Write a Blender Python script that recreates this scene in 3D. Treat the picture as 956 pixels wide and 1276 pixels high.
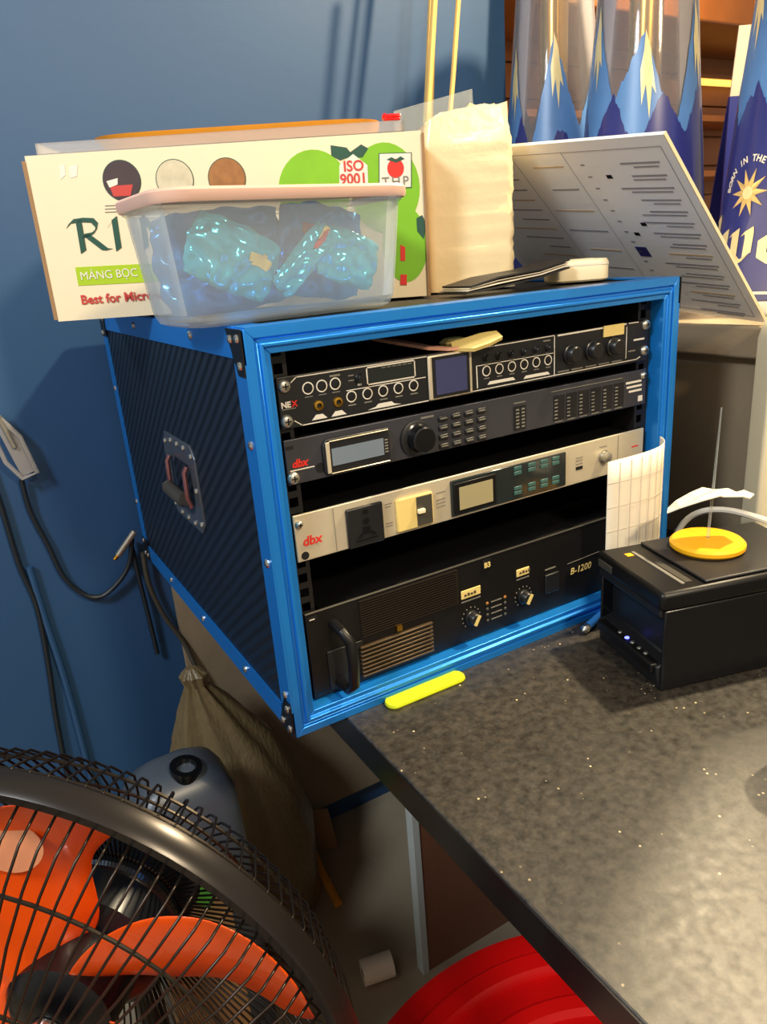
import bpy, bmesh, math, random
from mathutils import Vector, Matrix, noise
V = Vector
random.seed(7)
for o in list(bpy.data.objects): bpy.data.objects.remove(o)
scn = bpy.context.scene
COL = scn.collection
ZF = 0.75          # the counter top stands 0.75 m above the floor; everything is laid out from the counter top (z = 0) and lifted at the end

# ------------------------------------------------------------------ camera
CP = V((-.2151, -.6017, .4569)); YAW, PIT, ROL, FPX = .5096, -.3367, -.0779, 912.2
FW = V((math.sin(YAW)*math.cos(PIT), math.cos(YAW)*math.cos(PIT), math.sin(PIT)))
_r = V((math.cos(YAW), -math.sin(YAW), 0)); _u = _r.cross(FW)
R2 = _r*math.cos(ROL)+_u*math.sin(ROL); U2 = -_r*math.sin(ROL)+_u*math.cos(ROL)
cd = bpy.data.cameras.new('camera'); cam = bpy.data.objects.new('camera', cd); COL.objects.link(cam)
cd.sensor_fit = 'VERTICAL'; cd.sensor_height = 24; cd.lens = FPX*24/1276; cd.clip_start = .01
cam.matrix_world = Matrix(((R2.x, U2.x, -FW.x, CP.x), (R2.y, U2.y, -FW.y, CP.y), (R2.z, U2.z, -FW.z, CP.z), (0, 0, 0, 1)))
scn.camera = cam
def at(px, py, ax, v):                      # where the sight line of a photo pixel meets the plane axis = v
    d = FW+R2*((px-478)/FPX)-U2*((py-638)/FPX); return CP+d*((v-CP[ax])/d[ax])

# ------------------------------------------------------------------ world, lights, exposure
w = bpy.data.worlds.new('world'); scn.world = w; w.use_nodes = True
w.node_tree.nodes['Background'].inputs[0].default_value = (1, .88, .72, 1); w.node_tree.nodes['Background'].inputs[1].default_value = .42
vs = scn.view_settings; vs.view_transform = 'Standard'; vs.look = 'None'; vs.gamma = 1; vs.use_curve_mapping = False; vs.exposure = 0.22
def area(name, loc, tgt, size, power, col, spread=math.pi):
    l = bpy.data.lights.new(name, 'AREA'); l.shape = 'DISK'; l.size = size; l.energy = power; l.color = col; l.spread = spread
    o = bpy.data.objects.new(name, l); COL.objects.link(o); o.location = loc
    o.rotation_euler = (V(tgt)-V(loc)).to_track_quat('-Z', 'Y').to_euler(); return o
area('ceiling_light_bar', (1.22, -.22, 1.62), (.45, -.1, 0), .09, 48, (1, .80, .50))
area('ceiling_light_towers', (1.50, .75, 1.62), (.8, .1, .2), .25, 38, (1, .80, .50))
area('ceiling_light_front', (.22, -1.75, 1.62), (.2, .3, .1), .22, 31, (1, .82, .56))
area('fill_light_left', (-1.25, -.55, 1.55), (.1, .2, -.1), .35, 26, (.86, .93, 1))  # cool fill light added at left to brighten the case's blue edges
area('ceiling_light_far', (2.6, 1.5, 1.62), (2.9, 1.9, .5), .2, 16, (1, .66, .30))

# ------------------------------------------------------------------ materials
def S(r, g, b):
    f = lambda c: (c/255/12.92) if c/255 <= .04045 else ((c/255+.055)/1.055)**2.4
    return (f(r), f(g), f(b), 1)
def mat(name, c, rough=.5, metal=0, var=.08, scale=20, bump=0, bscale=None, trans=0, emit=None, coat=0, spec=.5, tl=0):
    m = bpy.data.materials.new(name); m.use_nodes = True; nt = m.node_tree; N = nt.nodes; L = nt.links
    b = N['Principled BSDF']; b.inputs['Roughness'].default_value = rough; b.inputs['Metallic'].default_value = metal
    b.inputs['Specular IOR Level'].default_value = spec; b.inputs['Coat Weight'].default_value = coat
    b.inputs['Transmission Weight'].default_value = trans
    tc = N.new('ShaderNodeTexCoord'); no = N.new('ShaderNodeTexNoise'); no.inputs['Scale'].default_value = scale; no.inputs['Detail'].default_value = 5
    L.new(tc.outputs['Object'], no.inputs['Vector'])
    mx = N.new('ShaderNodeMix'); mx.data_type = 'RGBA'
    mx.inputs[6].default_value = tuple(min(1, x*(1-var)) for x in c[:3])+(1,); mx.inputs[7].default_value = tuple(min(1, x*(1+var)) for x in c[:3])+(1,)
    L.new(no.outputs['Fac'], mx.inputs[0]); L.new(mx.outputs[2], b.inputs['Base Color'])
    if bump:
        n2 = N.new('ShaderNodeTexNoise'); n2.inputs['Scale'].default_value = bscale or scale; n2.inputs['Detail'].default_value = 6
        L.new(tc.outputs['Object'], n2.inputs['Vector'])
        bp = N.new('ShaderNodeBump'); bp.inputs['Strength'].default_value = bump; bp.inputs['Distance'].default_value = .005
        L.new(n2.outputs['Fac'], bp.inputs['Height']); L.new(bp.outputs['Normal'], b.inputs['Normal'])
    if emit: b.inputs['Emission Color'].default_value = emit[0]; b.inputs['Emission Strength'].default_value = emit[1]
    return m
def clear(name, c, alpha, rough=.08, milky=.0, gloss=.5):    # thin plastic film or sheet: mostly see-through, some sheen, some milk
    m = bpy.data.materials.new(name); m.use_nodes = True; nt = m.node_tree; N = nt.nodes; L = nt.links
    for n in list(N): N.remove(n)
    out = N.new('ShaderNodeOutputMaterial'); tr = N.new('ShaderNodeBsdfTransparent'); tr.inputs[0].default_value = (.97, .98, .98, 1)
    p = N.new('ShaderNodeBsdfPrincipled'); p.inputs['Base Color'].default_value = c; p.inputs['Roughness'].default_value = rough
    fr = N.new('ShaderNodeFresnel'); fr.inputs[0].default_value = 1.45
    ml = N.new('ShaderNodeMath'); ml.operation = 'MULTIPLY_ADD'; ml.inputs[1].default_value = gloss; ml.inputs[2].default_value = alpha; ml.use_clamp = True
    L.new(fr.outputs[0], ml.inputs[0])
    mx = N.new('ShaderNodeMixShader'); L.new(ml.outputs[0], mx.inputs[0]); L.new(tr.outputs[0], mx.inputs[1]); L.new(p.outputs[0], mx.inputs[2]); L.new(mx.outputs[0], out.inputs[0])
    no = N.new('ShaderNodeTexNoise'); no.inputs['Scale'].default_value = 40; bp = N.new('ShaderNodeBump'); bp.inputs['Strength'].default_value = milky; bp.inputs['Distance'].default_value = .004
    L.new(no.outputs['Fac'], bp.inputs['Height']); L.new(bp.outputs['Normal'], p.inputs['Normal'])
    return m
def nodes(m): return m.node_tree.nodes, m.node_tree.links, m.node_tree.nodes['Principled BSDF']
M = {}
M['wall'] = mat('blue_paint', S(34, 72, 112), .55, var=.10, scale=3, bump=.05, bscale=60)
M['cement'] = mat('cement', S(142, 124, 98), .8, var=.25, scale=6, bump=.25, bscale=30)
M['floor'] = mat('floor_cement', S(160, 146, 122), .6, var=.3, scale=5, bump=.2, bscale=40)
M['ceil'] = mat('ceiling_paint', S(90, 82, 74), .8)
M['warmwall'] = mat('warm_paint', S(120, 96, 74), .8)
M['blue'] = mat('blue_anodised', S(30, 134, 226), .30, .5, var=.05, scale=30, spec=.7)
M['black'] = mat('black_plastic', S(20, 20, 22), .45, var=.15)
M['blackgloss'] = mat('black_gloss', S(12, 13, 16), .22, var=.1)
M['blackmetal'] = mat('black_steel', S(26, 25, 25), .38, .5, var=.15)
M['ply'] = mat('black_laminate', S(30, 27, 25), .5, var=.3, scale=8, bump=.1)
M['chrome'] = mat('chrome', S(205, 205, 200), .22, 1, var=.03)
M['steel'] = mat('steel_zinc', S(190, 186, 172), .35, .9, var=.08, scale=60)
M['brass'] = mat('brass', S(206, 160, 60), .3, 1)
M['greyplate'] = mat('grey_faceplate', S(66, 66, 72), .42, .4, var=.08)
M['silverplate'] = mat('brushed_silver', S(205, 192, 165), .38, .35, var=.06, scale=90)
M['ampface'] = mat('amp_black', S(22, 19, 17), .42, .3, var=.2)
M['slat'] = mat('amp_slat', S(84, 68, 48), .38, .5, var=.15)
M['slat2'] = mat('amp_fin', S(44, 37, 30), .4, .4)
M['print'] = mat('white_print', S(222, 215, 200), .5, var=.04)
M['dimprint'] = mat('grey_print', S(120, 116, 106), .5, var=.05)
M['red'] = mat('red_print', S(212, 44, 34), .45, var=.06)
M['knob'] = mat('black_knob', S(22, 22, 23), .35, var=.1)
M['lcd_off'] = mat('lcd_blue', S(60, 64, 100), .12, var=.03)
M['lcd_grey'] = mat('lcd_grey', S(110, 122, 135), .10, var=.04)
M['lcd_olive'] = mat('lcd_olive', S(158, 148, 112), .25, var=.04)
M['window'] = mat('smoked_window', S(34, 40, 40), .12, var=.05)
M['keyteal'] = mat('key_teal', S(52, 92, 88), .4, var=.15)
M['tape'] = mat('masking_tape', S(222, 196, 120), .7, var=.08)
M['ink'] = mat('ink', S(70, 60, 50), .6)
M['carton'] = mat('white_carton', S(228, 212, 178), .55, var=.04, scale=9)
M['kraft'] = mat('kraft_edge', S(150, 116, 78), .8, var=.12)
M['dkgreen'] = mat('dark_green_print', S(28, 74, 58), .5)
M['lime'] = mat('lime_print', S(160, 190, 20), .5, var=.06)
M['apple'] = mat('green_apple_print', S(120, 180, 30), .45, var=.18, scale=25)
M['crimson'] = mat('red_text_print', S(190, 60, 50), .5)
M['pic'] = mat('picture_brown', S(150, 100, 50), .5, var=.5, scale=90)
M['picdark'] = mat('picture_dark', S(60, 42, 44), .5, var=.3, scale=60)
M['picpale'] = mat('picture_pale', S(200, 190, 160), .5, var=.3, scale=80)
M['pinklid'] = clear('pink_lid', S(240, 196, 176), .66, .35, .0, .4)
M['tub'] = clear('frosted_tub', S(225, 232, 235), .13, .22, .02, .45)
M['film'] = clear('clear_film', S(200, 195, 190), .35, .3, .2, .6)
M['acrylic'] = clear('acrylic', S(205, 210, 205), .16, .06, 0, .7)
M['towerclear'] = clear('tower_plastic', S(190, 185, 190), .10, .05, 0, 1.3)
M['bagclear'] = clear('grey_bag', S(132, 114, 80), .66, .3, .6, .7)
M['navy'] = mat('navy_print', S(42, 46, 112), .28, var=.12, scale=7, coat=.4)
M['midblue'] = mat('mountain_print', S(80, 124, 182), .35, var=.2, scale=14)
M['snow'] = mat('snow_print', S(232, 214, 160), .32, .3, var=.15, scale=30)
M['gold'] = mat('gold_print', S(224, 190, 120), .35, .35, var=.12)
M['goldreflect'] = mat('gold_reflection', S(220, 170, 80), .22, .9)  # gold colour stands in for warm reflections inside the towers
M['cream'] = mat('cream_film', S(230, 210, 166), .32, var=.05, scale=14, bump=.4, bscale=28, coat=.3)
M['creamp'] = mat('cream_plastic', S(232, 216, 178), .4, var=.04)
M['beige'] = mat('beige_card', S(190, 160, 140), .6)
M['paper'] = mat('paper', S(232, 222, 200), .7, var=.04)
M['gridline'] = mat('paper_grid', S(205, 194, 182), .7)
M['menu'] = mat('menu_paper', S(240, 238, 234), .5, var=.04, scale=8)
M['menutext'] = mat('menu_text', S(150, 146, 148), .6)
M['menugold'] = mat('menu_gold', S(205, 178, 140), .6)
M['bamboo'] = mat('bamboo', S(206, 170, 96), .5, var=.15, scale=30)
M['orangewood'] = mat('orange_tray', S(224, 150, 40), .45, var=.1)
M['yellow'] = mat('yellow_disc', S(244, 178, 24), .4, var=.08)
M['neon'] = mat('neon_pad', S(190, 200, 16), .45, var=.05)
M['leather'] = mat('black_leather', S(38, 34, 32), .5, bump=.2, bscale=200)
M['pinkp'] = mat('pink_paper', S(205, 150, 125), .6, var=.2)
M['orange'] = mat('orange_blade', S(255, 88, 16), .28, var=.10, scale=6, coat=.3)
M['sticker'] = mat('pale_sticker', S(226, 150, 110), .5)
M['redpl'] = mat('red_plastic', S(248, 18, 16), .3, var=.06, scale=9)
M['wire'] = mat('fan_wire', S(52, 46, 40), .3, .8, var=.15)
M['rim'] = mat('fan_rim', S(40, 36, 34), .26, .5, var=.15, scale=8)
M['motor'] = mat('motor_black', S(26, 30, 36), .25, .3)
M['whitestrip'] = mat('white_edging', S(190, 200, 196), .5, var=.04)
M['brownlam'] = mat('brown_laminate', S(124, 82, 60), .5, var=.12, scale=8)
M['jug'] = mat('grey_blue_plastic', S(66, 74, 84), .35, var=.08)
M['cable'] = mat('dark_cable', S(20, 28, 36), .45)
M['whitecable'] = mat('white_cable', S(220, 212, 196), .45)
M['pen'] = mat('blue_pen', S(60, 140, 215), .15, var=.05, coat=.5)
M['greenpk'] = mat('green_packet', S(70, 160, 60), .35, var=.25, scale=60)
M['orangepk'] = mat('orange_packet', S(236, 100, 36), .35, var=.2)
M['rack'] = mat('rack_rail', S(30, 28, 27), .45, .3)
M['dish'] = mat('handle_dish', S(96, 102, 110), .28, .6)
M['grip'] = mat('grip_rubber', S(60, 56, 48), .55)
M['spring'] = mat('pinkish_steel', S(150, 100, 100), .3, .7)
M['wood'] = mat('bar_wood', S(140, 84, 32), .45, var=.35, scale=5)
M['led'] = mat('blue_led', S(60, 70, 255), .3, emit=((.1, .12, 1, 1), 5))
M['ledoff'] = mat('amber_led', S(150, 100, 40), .3)
M['lampglow'] = mat('lamp_glow', S(255, 190, 70), .4, emit=((1, .55, .10, 1), 1.6))
# side panel: black embossed board with fine slanted ribs
m = M['side'] = mat('embossed_black_panel', S(17, 27, 40), .42, .1, var=.12, scale=12); N, L, B = nodes(m)
tc = N.new('ShaderNodeTexCoord'); mp = N.new('ShaderNodeMapping'); mp.inputs['Rotation'].default_value = (math.radians(35), 0, 0); L.new(tc.outputs['Object'], mp.inputs[0])
wv = N.new('ShaderNodeTexWave'); wv.bands_direction = 'Z'; wv.inputs['Scale'].default_value = 24; wv.inputs['Distortion'].default_value = .6; wv.inputs['Detail'].default_value = 1
L.new(mp.outputs[0], wv.inputs['Vector']); bp = N.new('ShaderNodeBump'); bp.inputs['Strength'].default_value = .7; bp.inputs['Distance'].default_value = .004
L.new(wv.outputs['Fac'], bp.inputs['Height']); L.new(bp.outputs['Normal'], B.inputs['Normal'])
# granite: dark stone, warm grey clouds, bright flecks, scratches
m = M['granite'] = mat('granite', S(50, 45, 38), .36, var=.45, scale=14); N, L, B = nodes(m)
old = B.inputs['Base Color'].links[0].from_socket
tcg = N.new('ShaderNodeTexCoord'); ng = N.new('ShaderNodeTexNoise'); ng.inputs['Scale'].default_value = 130; ng.inputs['Detail'].default_value = 9; ng.inputs['Roughness'].default_value = .7; L.new(tcg.outputs['Object'], ng.inputs['Vector'])
rg_ = N.new('ShaderNodeValToRGB'); rg_.color_ramp.elements[0].position = .36; rg_.color_ramp.elements[0].color = (.25, .25, .25, 1); rg_.color_ramp.elements[1].position = .66; rg_.color_ramp.elements[1].color = (1.5, 1.45, 1.35, 1); L.new(ng.outputs['Fac'], rg_.inputs[0])
mg = N.new('ShaderNodeMix'); mg.data_type = 'RGBA'; mg.blend_type = 'MULTIPLY'; mg.inputs[0].default_value = 1; L.new(old, mg.inputs[6]); L.new(rg_.outputs[0], mg.inputs[7]); old = mg.outputs[2]
tc = N.new('ShaderNodeTexCoord'); vo = N.new('ShaderNodeTexVoronoi'); vo.inputs['Scale'].default_value = 120; L.new(tc.outputs['Object'], vo.inputs['Vector'])
ra = N.new('ShaderNodeValToRGB'); ra.color_ramp.elements[0].position = .09; ra.color_ramp.elements[0].color = (1, 1, 1, 1); ra.color_ramp.elements[1].position = .16; ra.color_ramp.elements[1].color = (0, 0, 0, 1)
L.new(vo.outputs['Distance'], ra.inputs[0])
wn = N.new('ShaderNodeTexNoise'); wn.inputs['Scale'].default_value = 34; L.new(tc.outputs['Object'], wn.inputs['Vector'])
r2_ = N.new('ShaderNodeValToRGB'); r2_.color_ramp.elements[0].position = .57; r2_.color_ramp.elements[1].position = .66; L.new(wn.outputs['Fac'], r2_.inputs[0])
mu = N.new('ShaderNodeMath'); mu.operation = 'MULTIPLY'; L.new(ra.outputs[0], mu.inputs[0]); L.new(r2_.outputs[0], mu.inputs[1])
mx = N.new('ShaderNodeMix'); mx.data_type = 'RGBA'; mx.inputs[7].default_value = S(215, 195, 150); L.new(mu.outputs[0], mx.inputs[0]); L.new(old, mx.inputs[6]); L.new(mx.outputs[2], B.inputs['Base Color'])
n3 = N.new('ShaderNodeTexNoise'); n3.inputs['Scale'].default_value = 110; n3.inputs['Detail'].default_value = 8; L.new(tc.outputs['Object'], n3.inputs['Vector'])
mr = N.new('ShaderNodeMapRange'); mr.inputs[3].default_value = .22; mr.inputs[4].default_value = .66; L.new(n3.outputs['Fac'], mr.inputs[0]); L.new(mr.outputs[0], B.inputs['Roughness']); B.inputs['Specular IOR Level'].default_value = .8
# blue foil
m = M['foil'] = mat('blue_foil', S(36, 146, 232), .2, .4, var=.30, scale=9, bump=.12, bscale=9, coat=.4)
m = M['foil2'] = mat('teal_foil', S(40, 190, 240), .16, .5, var=.40, scale=12, bump=.15, bscale=10, coat=.5)

# ------------------------------------------------------------------ mesh helpers
class MB:
    def __init__(s): s.v = []; s.f = []
    def add(s, vs, fs):
        k = len(s.v); s.v += [V(p) for p in vs]; s.f += [tuple(i+k for i in f) for f in fs]; return s
    def box(s, x0, x1, y0, y1, z0, z1):
        return s.add([(x, y, z) for z in (z0, z1) for y in (y0, y1) for x in (x0, x1)], [(0, 2, 3, 1), (4, 5, 7, 6), (0, 1, 5, 4), (2, 6, 7, 3), (0, 4, 6, 2), (1, 3, 7, 5)])
    def quadbox(s, q, n, t):            # quad q (4 points) thickened along n by t
        n = V(n).normalized()*t; a = [V(p) for p in q]; b = [p+n for p in a]
        return s.add(a+b, [(3, 2, 1, 0), (4, 5, 6, 7)]+[(i, (i+1) % 4, 4+(i+1) % 4, 4+i) for i in range(4)])
    def prism(s, poly, n, t):           # any flat outline thickened along n
        n = V(n).normalized()*t; k = len(poly); a = [V(p) for p in poly]
        return s.add(a+[p+n for p in a], [tuple(range(k))[::-1], tuple(range(k, 2*k))]+[(i, (i+1) % k, k+(i+1) % k, k+i) for i in range(k)])
    def lathe(s, prof, org=(0, 0, 0), ax=(0, 0, 1), n=24, close=False, jit=None):
        ax = V(ax).normalized(); e1 = ax.orthogonal().normalized(); e2 = ax.cross(e1); o = V(org); k = len(prof); vs = []
        for i in range(n):
            a = 2*math.pi*i/n; d = e1*math.cos(a)+e2*math.sin(a)
            for r, h in prof: vs.append(o+d*r+ax*h)
        fs = []
        for i in range(n):
            j = (i+1) % n
            for q in range(k-1 if not close else k):
                q2 = (q+1) % k; fs.append((i*k+q, j*k+q, j*k+q2, i*k+q2))
        if not close:
            if prof[0][0] > 1e-6: fs.append(tuple(i*k for i in range(n))[::-1])
            if prof[-1][0] > 1e-6: fs.append(tuple(i*k+k-1 for i in range(n)))
        return s.add(vs, fs)
    def cyl(s, a, b, r, r1=None, n=16):
        a = V(a); b = V(b); return s.lathe([(r, 0), (r if r1 is None else r1, (b-a).length)], a, b-a, n)
    def ring(s, c, ax, ro, ri, t, n=20): return s.lathe([(ri, 0), (ro, 0), (ro, t), (ri, t)], c, ax, n, True)
    def tube(s, pts, r, n=8, cyc=False):
        P = [V(p) for p in pts]; k = len(P); vs = []; fs = []
        up = None
        for i in range(k):
            t = (P[(i+1) % k]-P[i-1]) if cyc else (P[min(i+1, k-1)]-P[max(i-1, 0)])
            t.normalize()
            e = t.orthogonal().normalized() if up is None else (up-t*up.dot(t)).normalized()
            up = e; e2 = t.cross(e); rr = r[i] if isinstance(r, (list, tuple)) else r
            for q in range(n):
                a = 2*math.pi*q/n; vs.append(P[i]+(e*math.cos(a)+e2*math.sin(a))*rr)
        for i in range(k if cyc else k-1):
            j = (i+1) % k
            for q in range(n): fs.append((i*n+q, i*n+(q+1) % n, j*n+(q+1) % n, j*n+q))
        if not cyc: fs += [tuple(range(n))[::-1], tuple(range((k-1)*n, k*n))]
        return s.add(vs, fs)
    def dome(s, c, ax, r, h, n=10):
        return s.lathe([(r, 0), (r*.92, h*.45), (r*.6, h*.85), (0, h)], c, ax, n)
    def mesh(s, name, material):
        me = bpy.data.meshes.new(name); me.from_pydata([tuple(p) for p in s.v], [], s.f)
        bm = bmesh.new(); bm.from_mesh(me); bmesh.ops.remove_doubles(bm, verts=bm.verts, dist=1e-6); bmesh.ops.recalc_face_normals(bm, faces=bm.faces); bm.to_mesh(me); bm.free()
        me.materials.append(M[material]); return me
    def build(s, name, material, parent=None, world=True, bevel=0, smooth=False, seg=2):
        if parent is not None and world:
            mi = wm(parent).inverted(); s.v = [mi @ p for p in s.v]
        o = link(name, s.mesh(name, material), parent)
        finish(o, bevel, smooth, seg); return o
def wm(o):
    m = Matrix.LocRotScale(o.location, o.rotation_euler, o.scale)
    return (wm(o.parent) @ m) if o.parent else m
def link(name, data, parent=None):
    o = bpy.data.objects.new(name, data); COL.objects.link(o)
    if parent is not None: o.parent = parent
    return o
def finish(o, bevel=0, smooth=False, seg=2):
    if bevel:
        b = o.modifiers.new('bevel', 'BEVEL'); b.width = bevel; b.segments = seg; b.limit_method = 'ANGLE'; b.angle_limit = math.radians(40)
    if smooth or bevel:
        for p in o.data.polygons: p.use_smooth = True
        o.data.set_sharp_from_angle(angle=math.radians(40))
def thing(name, label, cat, loc=(0, 0, 0), rot=(0, 0, 0), group=None):
    o = link(name, None); o.location = loc; o.rotation_euler = rot; o.empty_display_size = .02; return tag(o, label, cat, group)
def tag(o, label=None, cat=None, group=None, kind=None):
    if label: o['label'] = label
    if cat: o['category'] = cat
    if group: o['group'] = group
    if kind: o['kind'] = kind
    return o
def struct(o, label=None): o['kind'] = 'structure'; return tag(o, label)
def solid(name, mb, material, label, cat, base, bevel=0, smooth=False, group=None, rot=(0, 0, 0)):   # a thing that is one mesh, origin at its base
    o = link(name, None); o.location = base; o.rotation_euler = rot; mi = wm(o).inverted(); bpy.data.objects.remove(o)
    mb.v = [mi @ p for p in mb.v]; o = mb.build(name, material, None, False, bevel, smooth); o.location = base; o.rotation_euler = rot
    return tag(o, label, cat, group)
def textmesh(s, size, shear=0, extr=.00012, bold=0, align='LEFT', spacing=1):
    cu = bpy.data.curves.new('t', 'FONT'); cu.body = s; cu.size = size; cu.shear = shear; cu.extrude = extr; cu.offset = bold; cu.align_x = align; cu.space_character = spacing; cu.resolution_u = 3
    o = bpy.data.objects.new('t', cu); COL.objects.link(o); dg = bpy.context.evaluated_depsgraph_get()
    me = bpy.data.meshes.new_from_object(o.evaluated_get(dg)); bpy.data.objects.remove(o); bpy.data.curves.remove(cu); me.materials.clear(); return me
def text(name, s, size, material, parent, x, y, z, **k):    # lettering on a face that looks to -y of the parent's own axes (local)
    wsc = k.pop('wscale', 1); me = textmesh(s, size, **k); me.materials.append(M[material])
    for v in me.vertices: v.co = V((x+v.co.x*wsc, y-v.co.z, z+v.co.y))
    me.name = name; return link(name, me, parent)
def nib(mb, pts, plane, n=(.35, .35), t=.0002):           # broad-nib stroke: polyline swept by a slanted pen; plane(u, v) -> (point, normal)
    for (a, b) in zip(pts, pts[1:]):
        q = [(a[0]-n[0], a[1]-n[1]), (a[0]+n[0], a[1]+n[1]), (b[0]+n[0], b[1]+n[1]), (b[0]-n[0], b[1]-n[1])]
        P = [plane(*c) for c in q]; mb.quadbox([p[0] for p in P], P[0][1], t)

# ================================================================== the setting
fl = MB().box(-2.4, 4.4, -3.4, 2.5, -.85, -.75).build('floor', 'floor'); struct(fl)
struct(MB().box(-2.4, .84, .665, .80, -.75, 1.7).build('wall_back', 'wall'), 'blue painted wall behind the rack case')
wb = struct(MB().box(.84, 4.4, 2.42, 2.5, -.75, 1.7).build('wall_bar', 'wood'))
for i in range(16):                                           # boards of the far bar wall, each one a piece
    z = -.7+i*.15; MB().box(.86, 4.38, 2.395, 2.42, z+.004, z+.146).build('plank', 'wood', wb, bevel=.003)
hw = struct(MB().box(.735, 1.15, -1.35, .665, -.75, .285).build('wall_half', 'cement'), 'low cement wall behind the counter')
struct(MB().box(.715, 1.17, -1.35, .664, .287, .331).build('trim_1', 'cement', bevel=.004), 'cement cap of the low wall carrying the towers')

# counter
ct = thing('counter', 'black speckled granite counter top with polished edge', 'counter', (.06, -.3, -.035))
MB().box(.058, .733, -1.3, .66, -.035, 0).build('worktop', 'granite', ct, bevel=.002)
MB().box(.0565, .0579, -1.3, .66, -.035, -.0012).build('polished_edge', 'blackgloss', ct)
pn = thing('support_board', 'brown laminate board with white edging under the counter', 'board', (.262, .235, -.75))
MB().box(.268, .72, .228, .244, -.75, -.036).build('board', 'brownlam', pn)
MB().box(.256, .268, .226, .246, -.75, -.036).build('edging', 'whitestrip', pn)
bpn = MB().box(.036, .72, .645, .662, -.69, -.04); solid('backing_panel', bpn, 'cement', 'rough brown panel against the blue wall under the counter', 'panel', (.3, .65, -.69))

# ================================================================== rack case
W, H, D = .545, .407, .6278
rc = thing('rack_case', 'black road case with blue aluminium edges holding audio gear', 'rack case', (W/2, D/2, 0))
MB().box(0, .009, .012, D-.004, .002, H-.002).build('side_panel', 'side', rc)
MB().box(W-.009, W, .012, D-.004, .002, H-.002).build('side_panel', 'side', rc)
MB().box(.009, W-.009, .012, D-.004, H-.011, H-.0015).build('top_panel', 'ply', rc)
MB().box(.009, W-.009, .012, D-.004, .0015, .011).build('bottom_panel', 'ply', rc)
MB().box(.009, W-.009, D-.012, D-.003, .011, H-.011).build('back_panel', 'ply', rc)
prof = [(0, .030), (0, 0), (.0085, 0), (.0095, .003), (.0125, .003), (.0135, -.001), (.0165, -.001), (.0175, .002), (.023, .002), (.023, .030)]
def bar(c0, c1, i0, i1):              # mitred frame extrusion between two corners; i = inward directions
    mb = MB(); a = [V(c0)+V(i0)*p[0]+V((0, p[1], 0)) for p in prof]; b = [V(c1)+V(i1)*p[0]+V((0, p[1], 0)) for p in prof]; k = len(prof)
    mb.add(a+b, [tuple(range(k)), tuple(range(k, 2*k))]+[(i, (i+1) % k, k+(i+1) % k, k+i) for i in range(k)]); return mb
for c0, c1, i0, i1 in (((0, 0, 0), (0, 0, H), (1, 0, 1), (1, 0, -1)), ((0, 0, H), (W, 0, H), (1, 0, -1), (-1, 0, -1)), ((W, 0, H), (W, 0, 0), (-1, 0, -1), (-1, 0, 1)), ((W, 0, 0), (0, 0, 0), (-1, 0, 1), (1, 0, 1))):
    bar(c0, c1, i0, i1).build('frame_bar', 'blue', rc, bevel=.0007)
e = .0018
for x0, x1 in ((-e, 0), (W, W+e)):                            # edge angles on the two sides
    MB().box(x0, x1, 0, .027, .03, H-.03).build('edge_strip', 'blue', rc)
    MB().box(x0, x1, D-.022, D, .03, H-.03).build('edge_strip', 'blue', rc)
    MB().box(x0, x1, .03, D-.03, H-.026, H).build('edge_strip', 'blue', rc)
    MB().box(x0, x1, .03, D-.03, 0, .026).build('edge_strip', 'blue', rc)
for y0, y1 in ((0, .027), (D-.026, D)): MB().box(.002, W-.002, y0, y1, H-.0005, H+.001).build('edge_strip', 'blue', rc)
for x0, x1 in ((0, .026), (W-.026, W)): MB().box(x0, x1, .027, D-.026, H-.0005, H+.001).build('edge_strip', 'blue', rc)
for yy, sy in ((0, 1), (D, -1)):                              # corner plates with rivets
    for zz, sz in ((0, 1), (H, -1)):
        for xx, sx in ((-e, -1), (W+e, 1)):
            q = [(xx, yy, zz), (xx, yy+sy*.036, zz), (xx, yy+sy*.016, zz+sz*.040), (xx, yy, zz+sz*.040)]
            if sy < 0 or sx > 0: q = [(xx, yy, zz), (xx, yy+sy*.036, zz), (xx, yy+sy*.030, zz+sz*.036), (xx, yy, zz+sz*.036)]
            cp = MB().quadbox(q, (sx, 0, 0), .0014).build('corner_plate', 'blackmetal', rc)
            for dy, dz in ((.008, .008), (.026, .009), (.009, .031)):
                MB().dome((xx+sx*.0014, yy+sy*dy, zz+sz*dz), (sx, 0, 0), .0042, .0026).build('rivet', 'chrome', cp)
for y, z in ((.013, .305), (.013, .19), (.013, .045), (.14, .013), (.30, .013), (.46, .013), (.62, .10), (.615, .29), (.15, H-.012), (.40, H-.012)):
    MB().dome((-e, y, z), (-1, 0, 0), .0045, .0026).build('rivet', 'chrome', rc)
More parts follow.
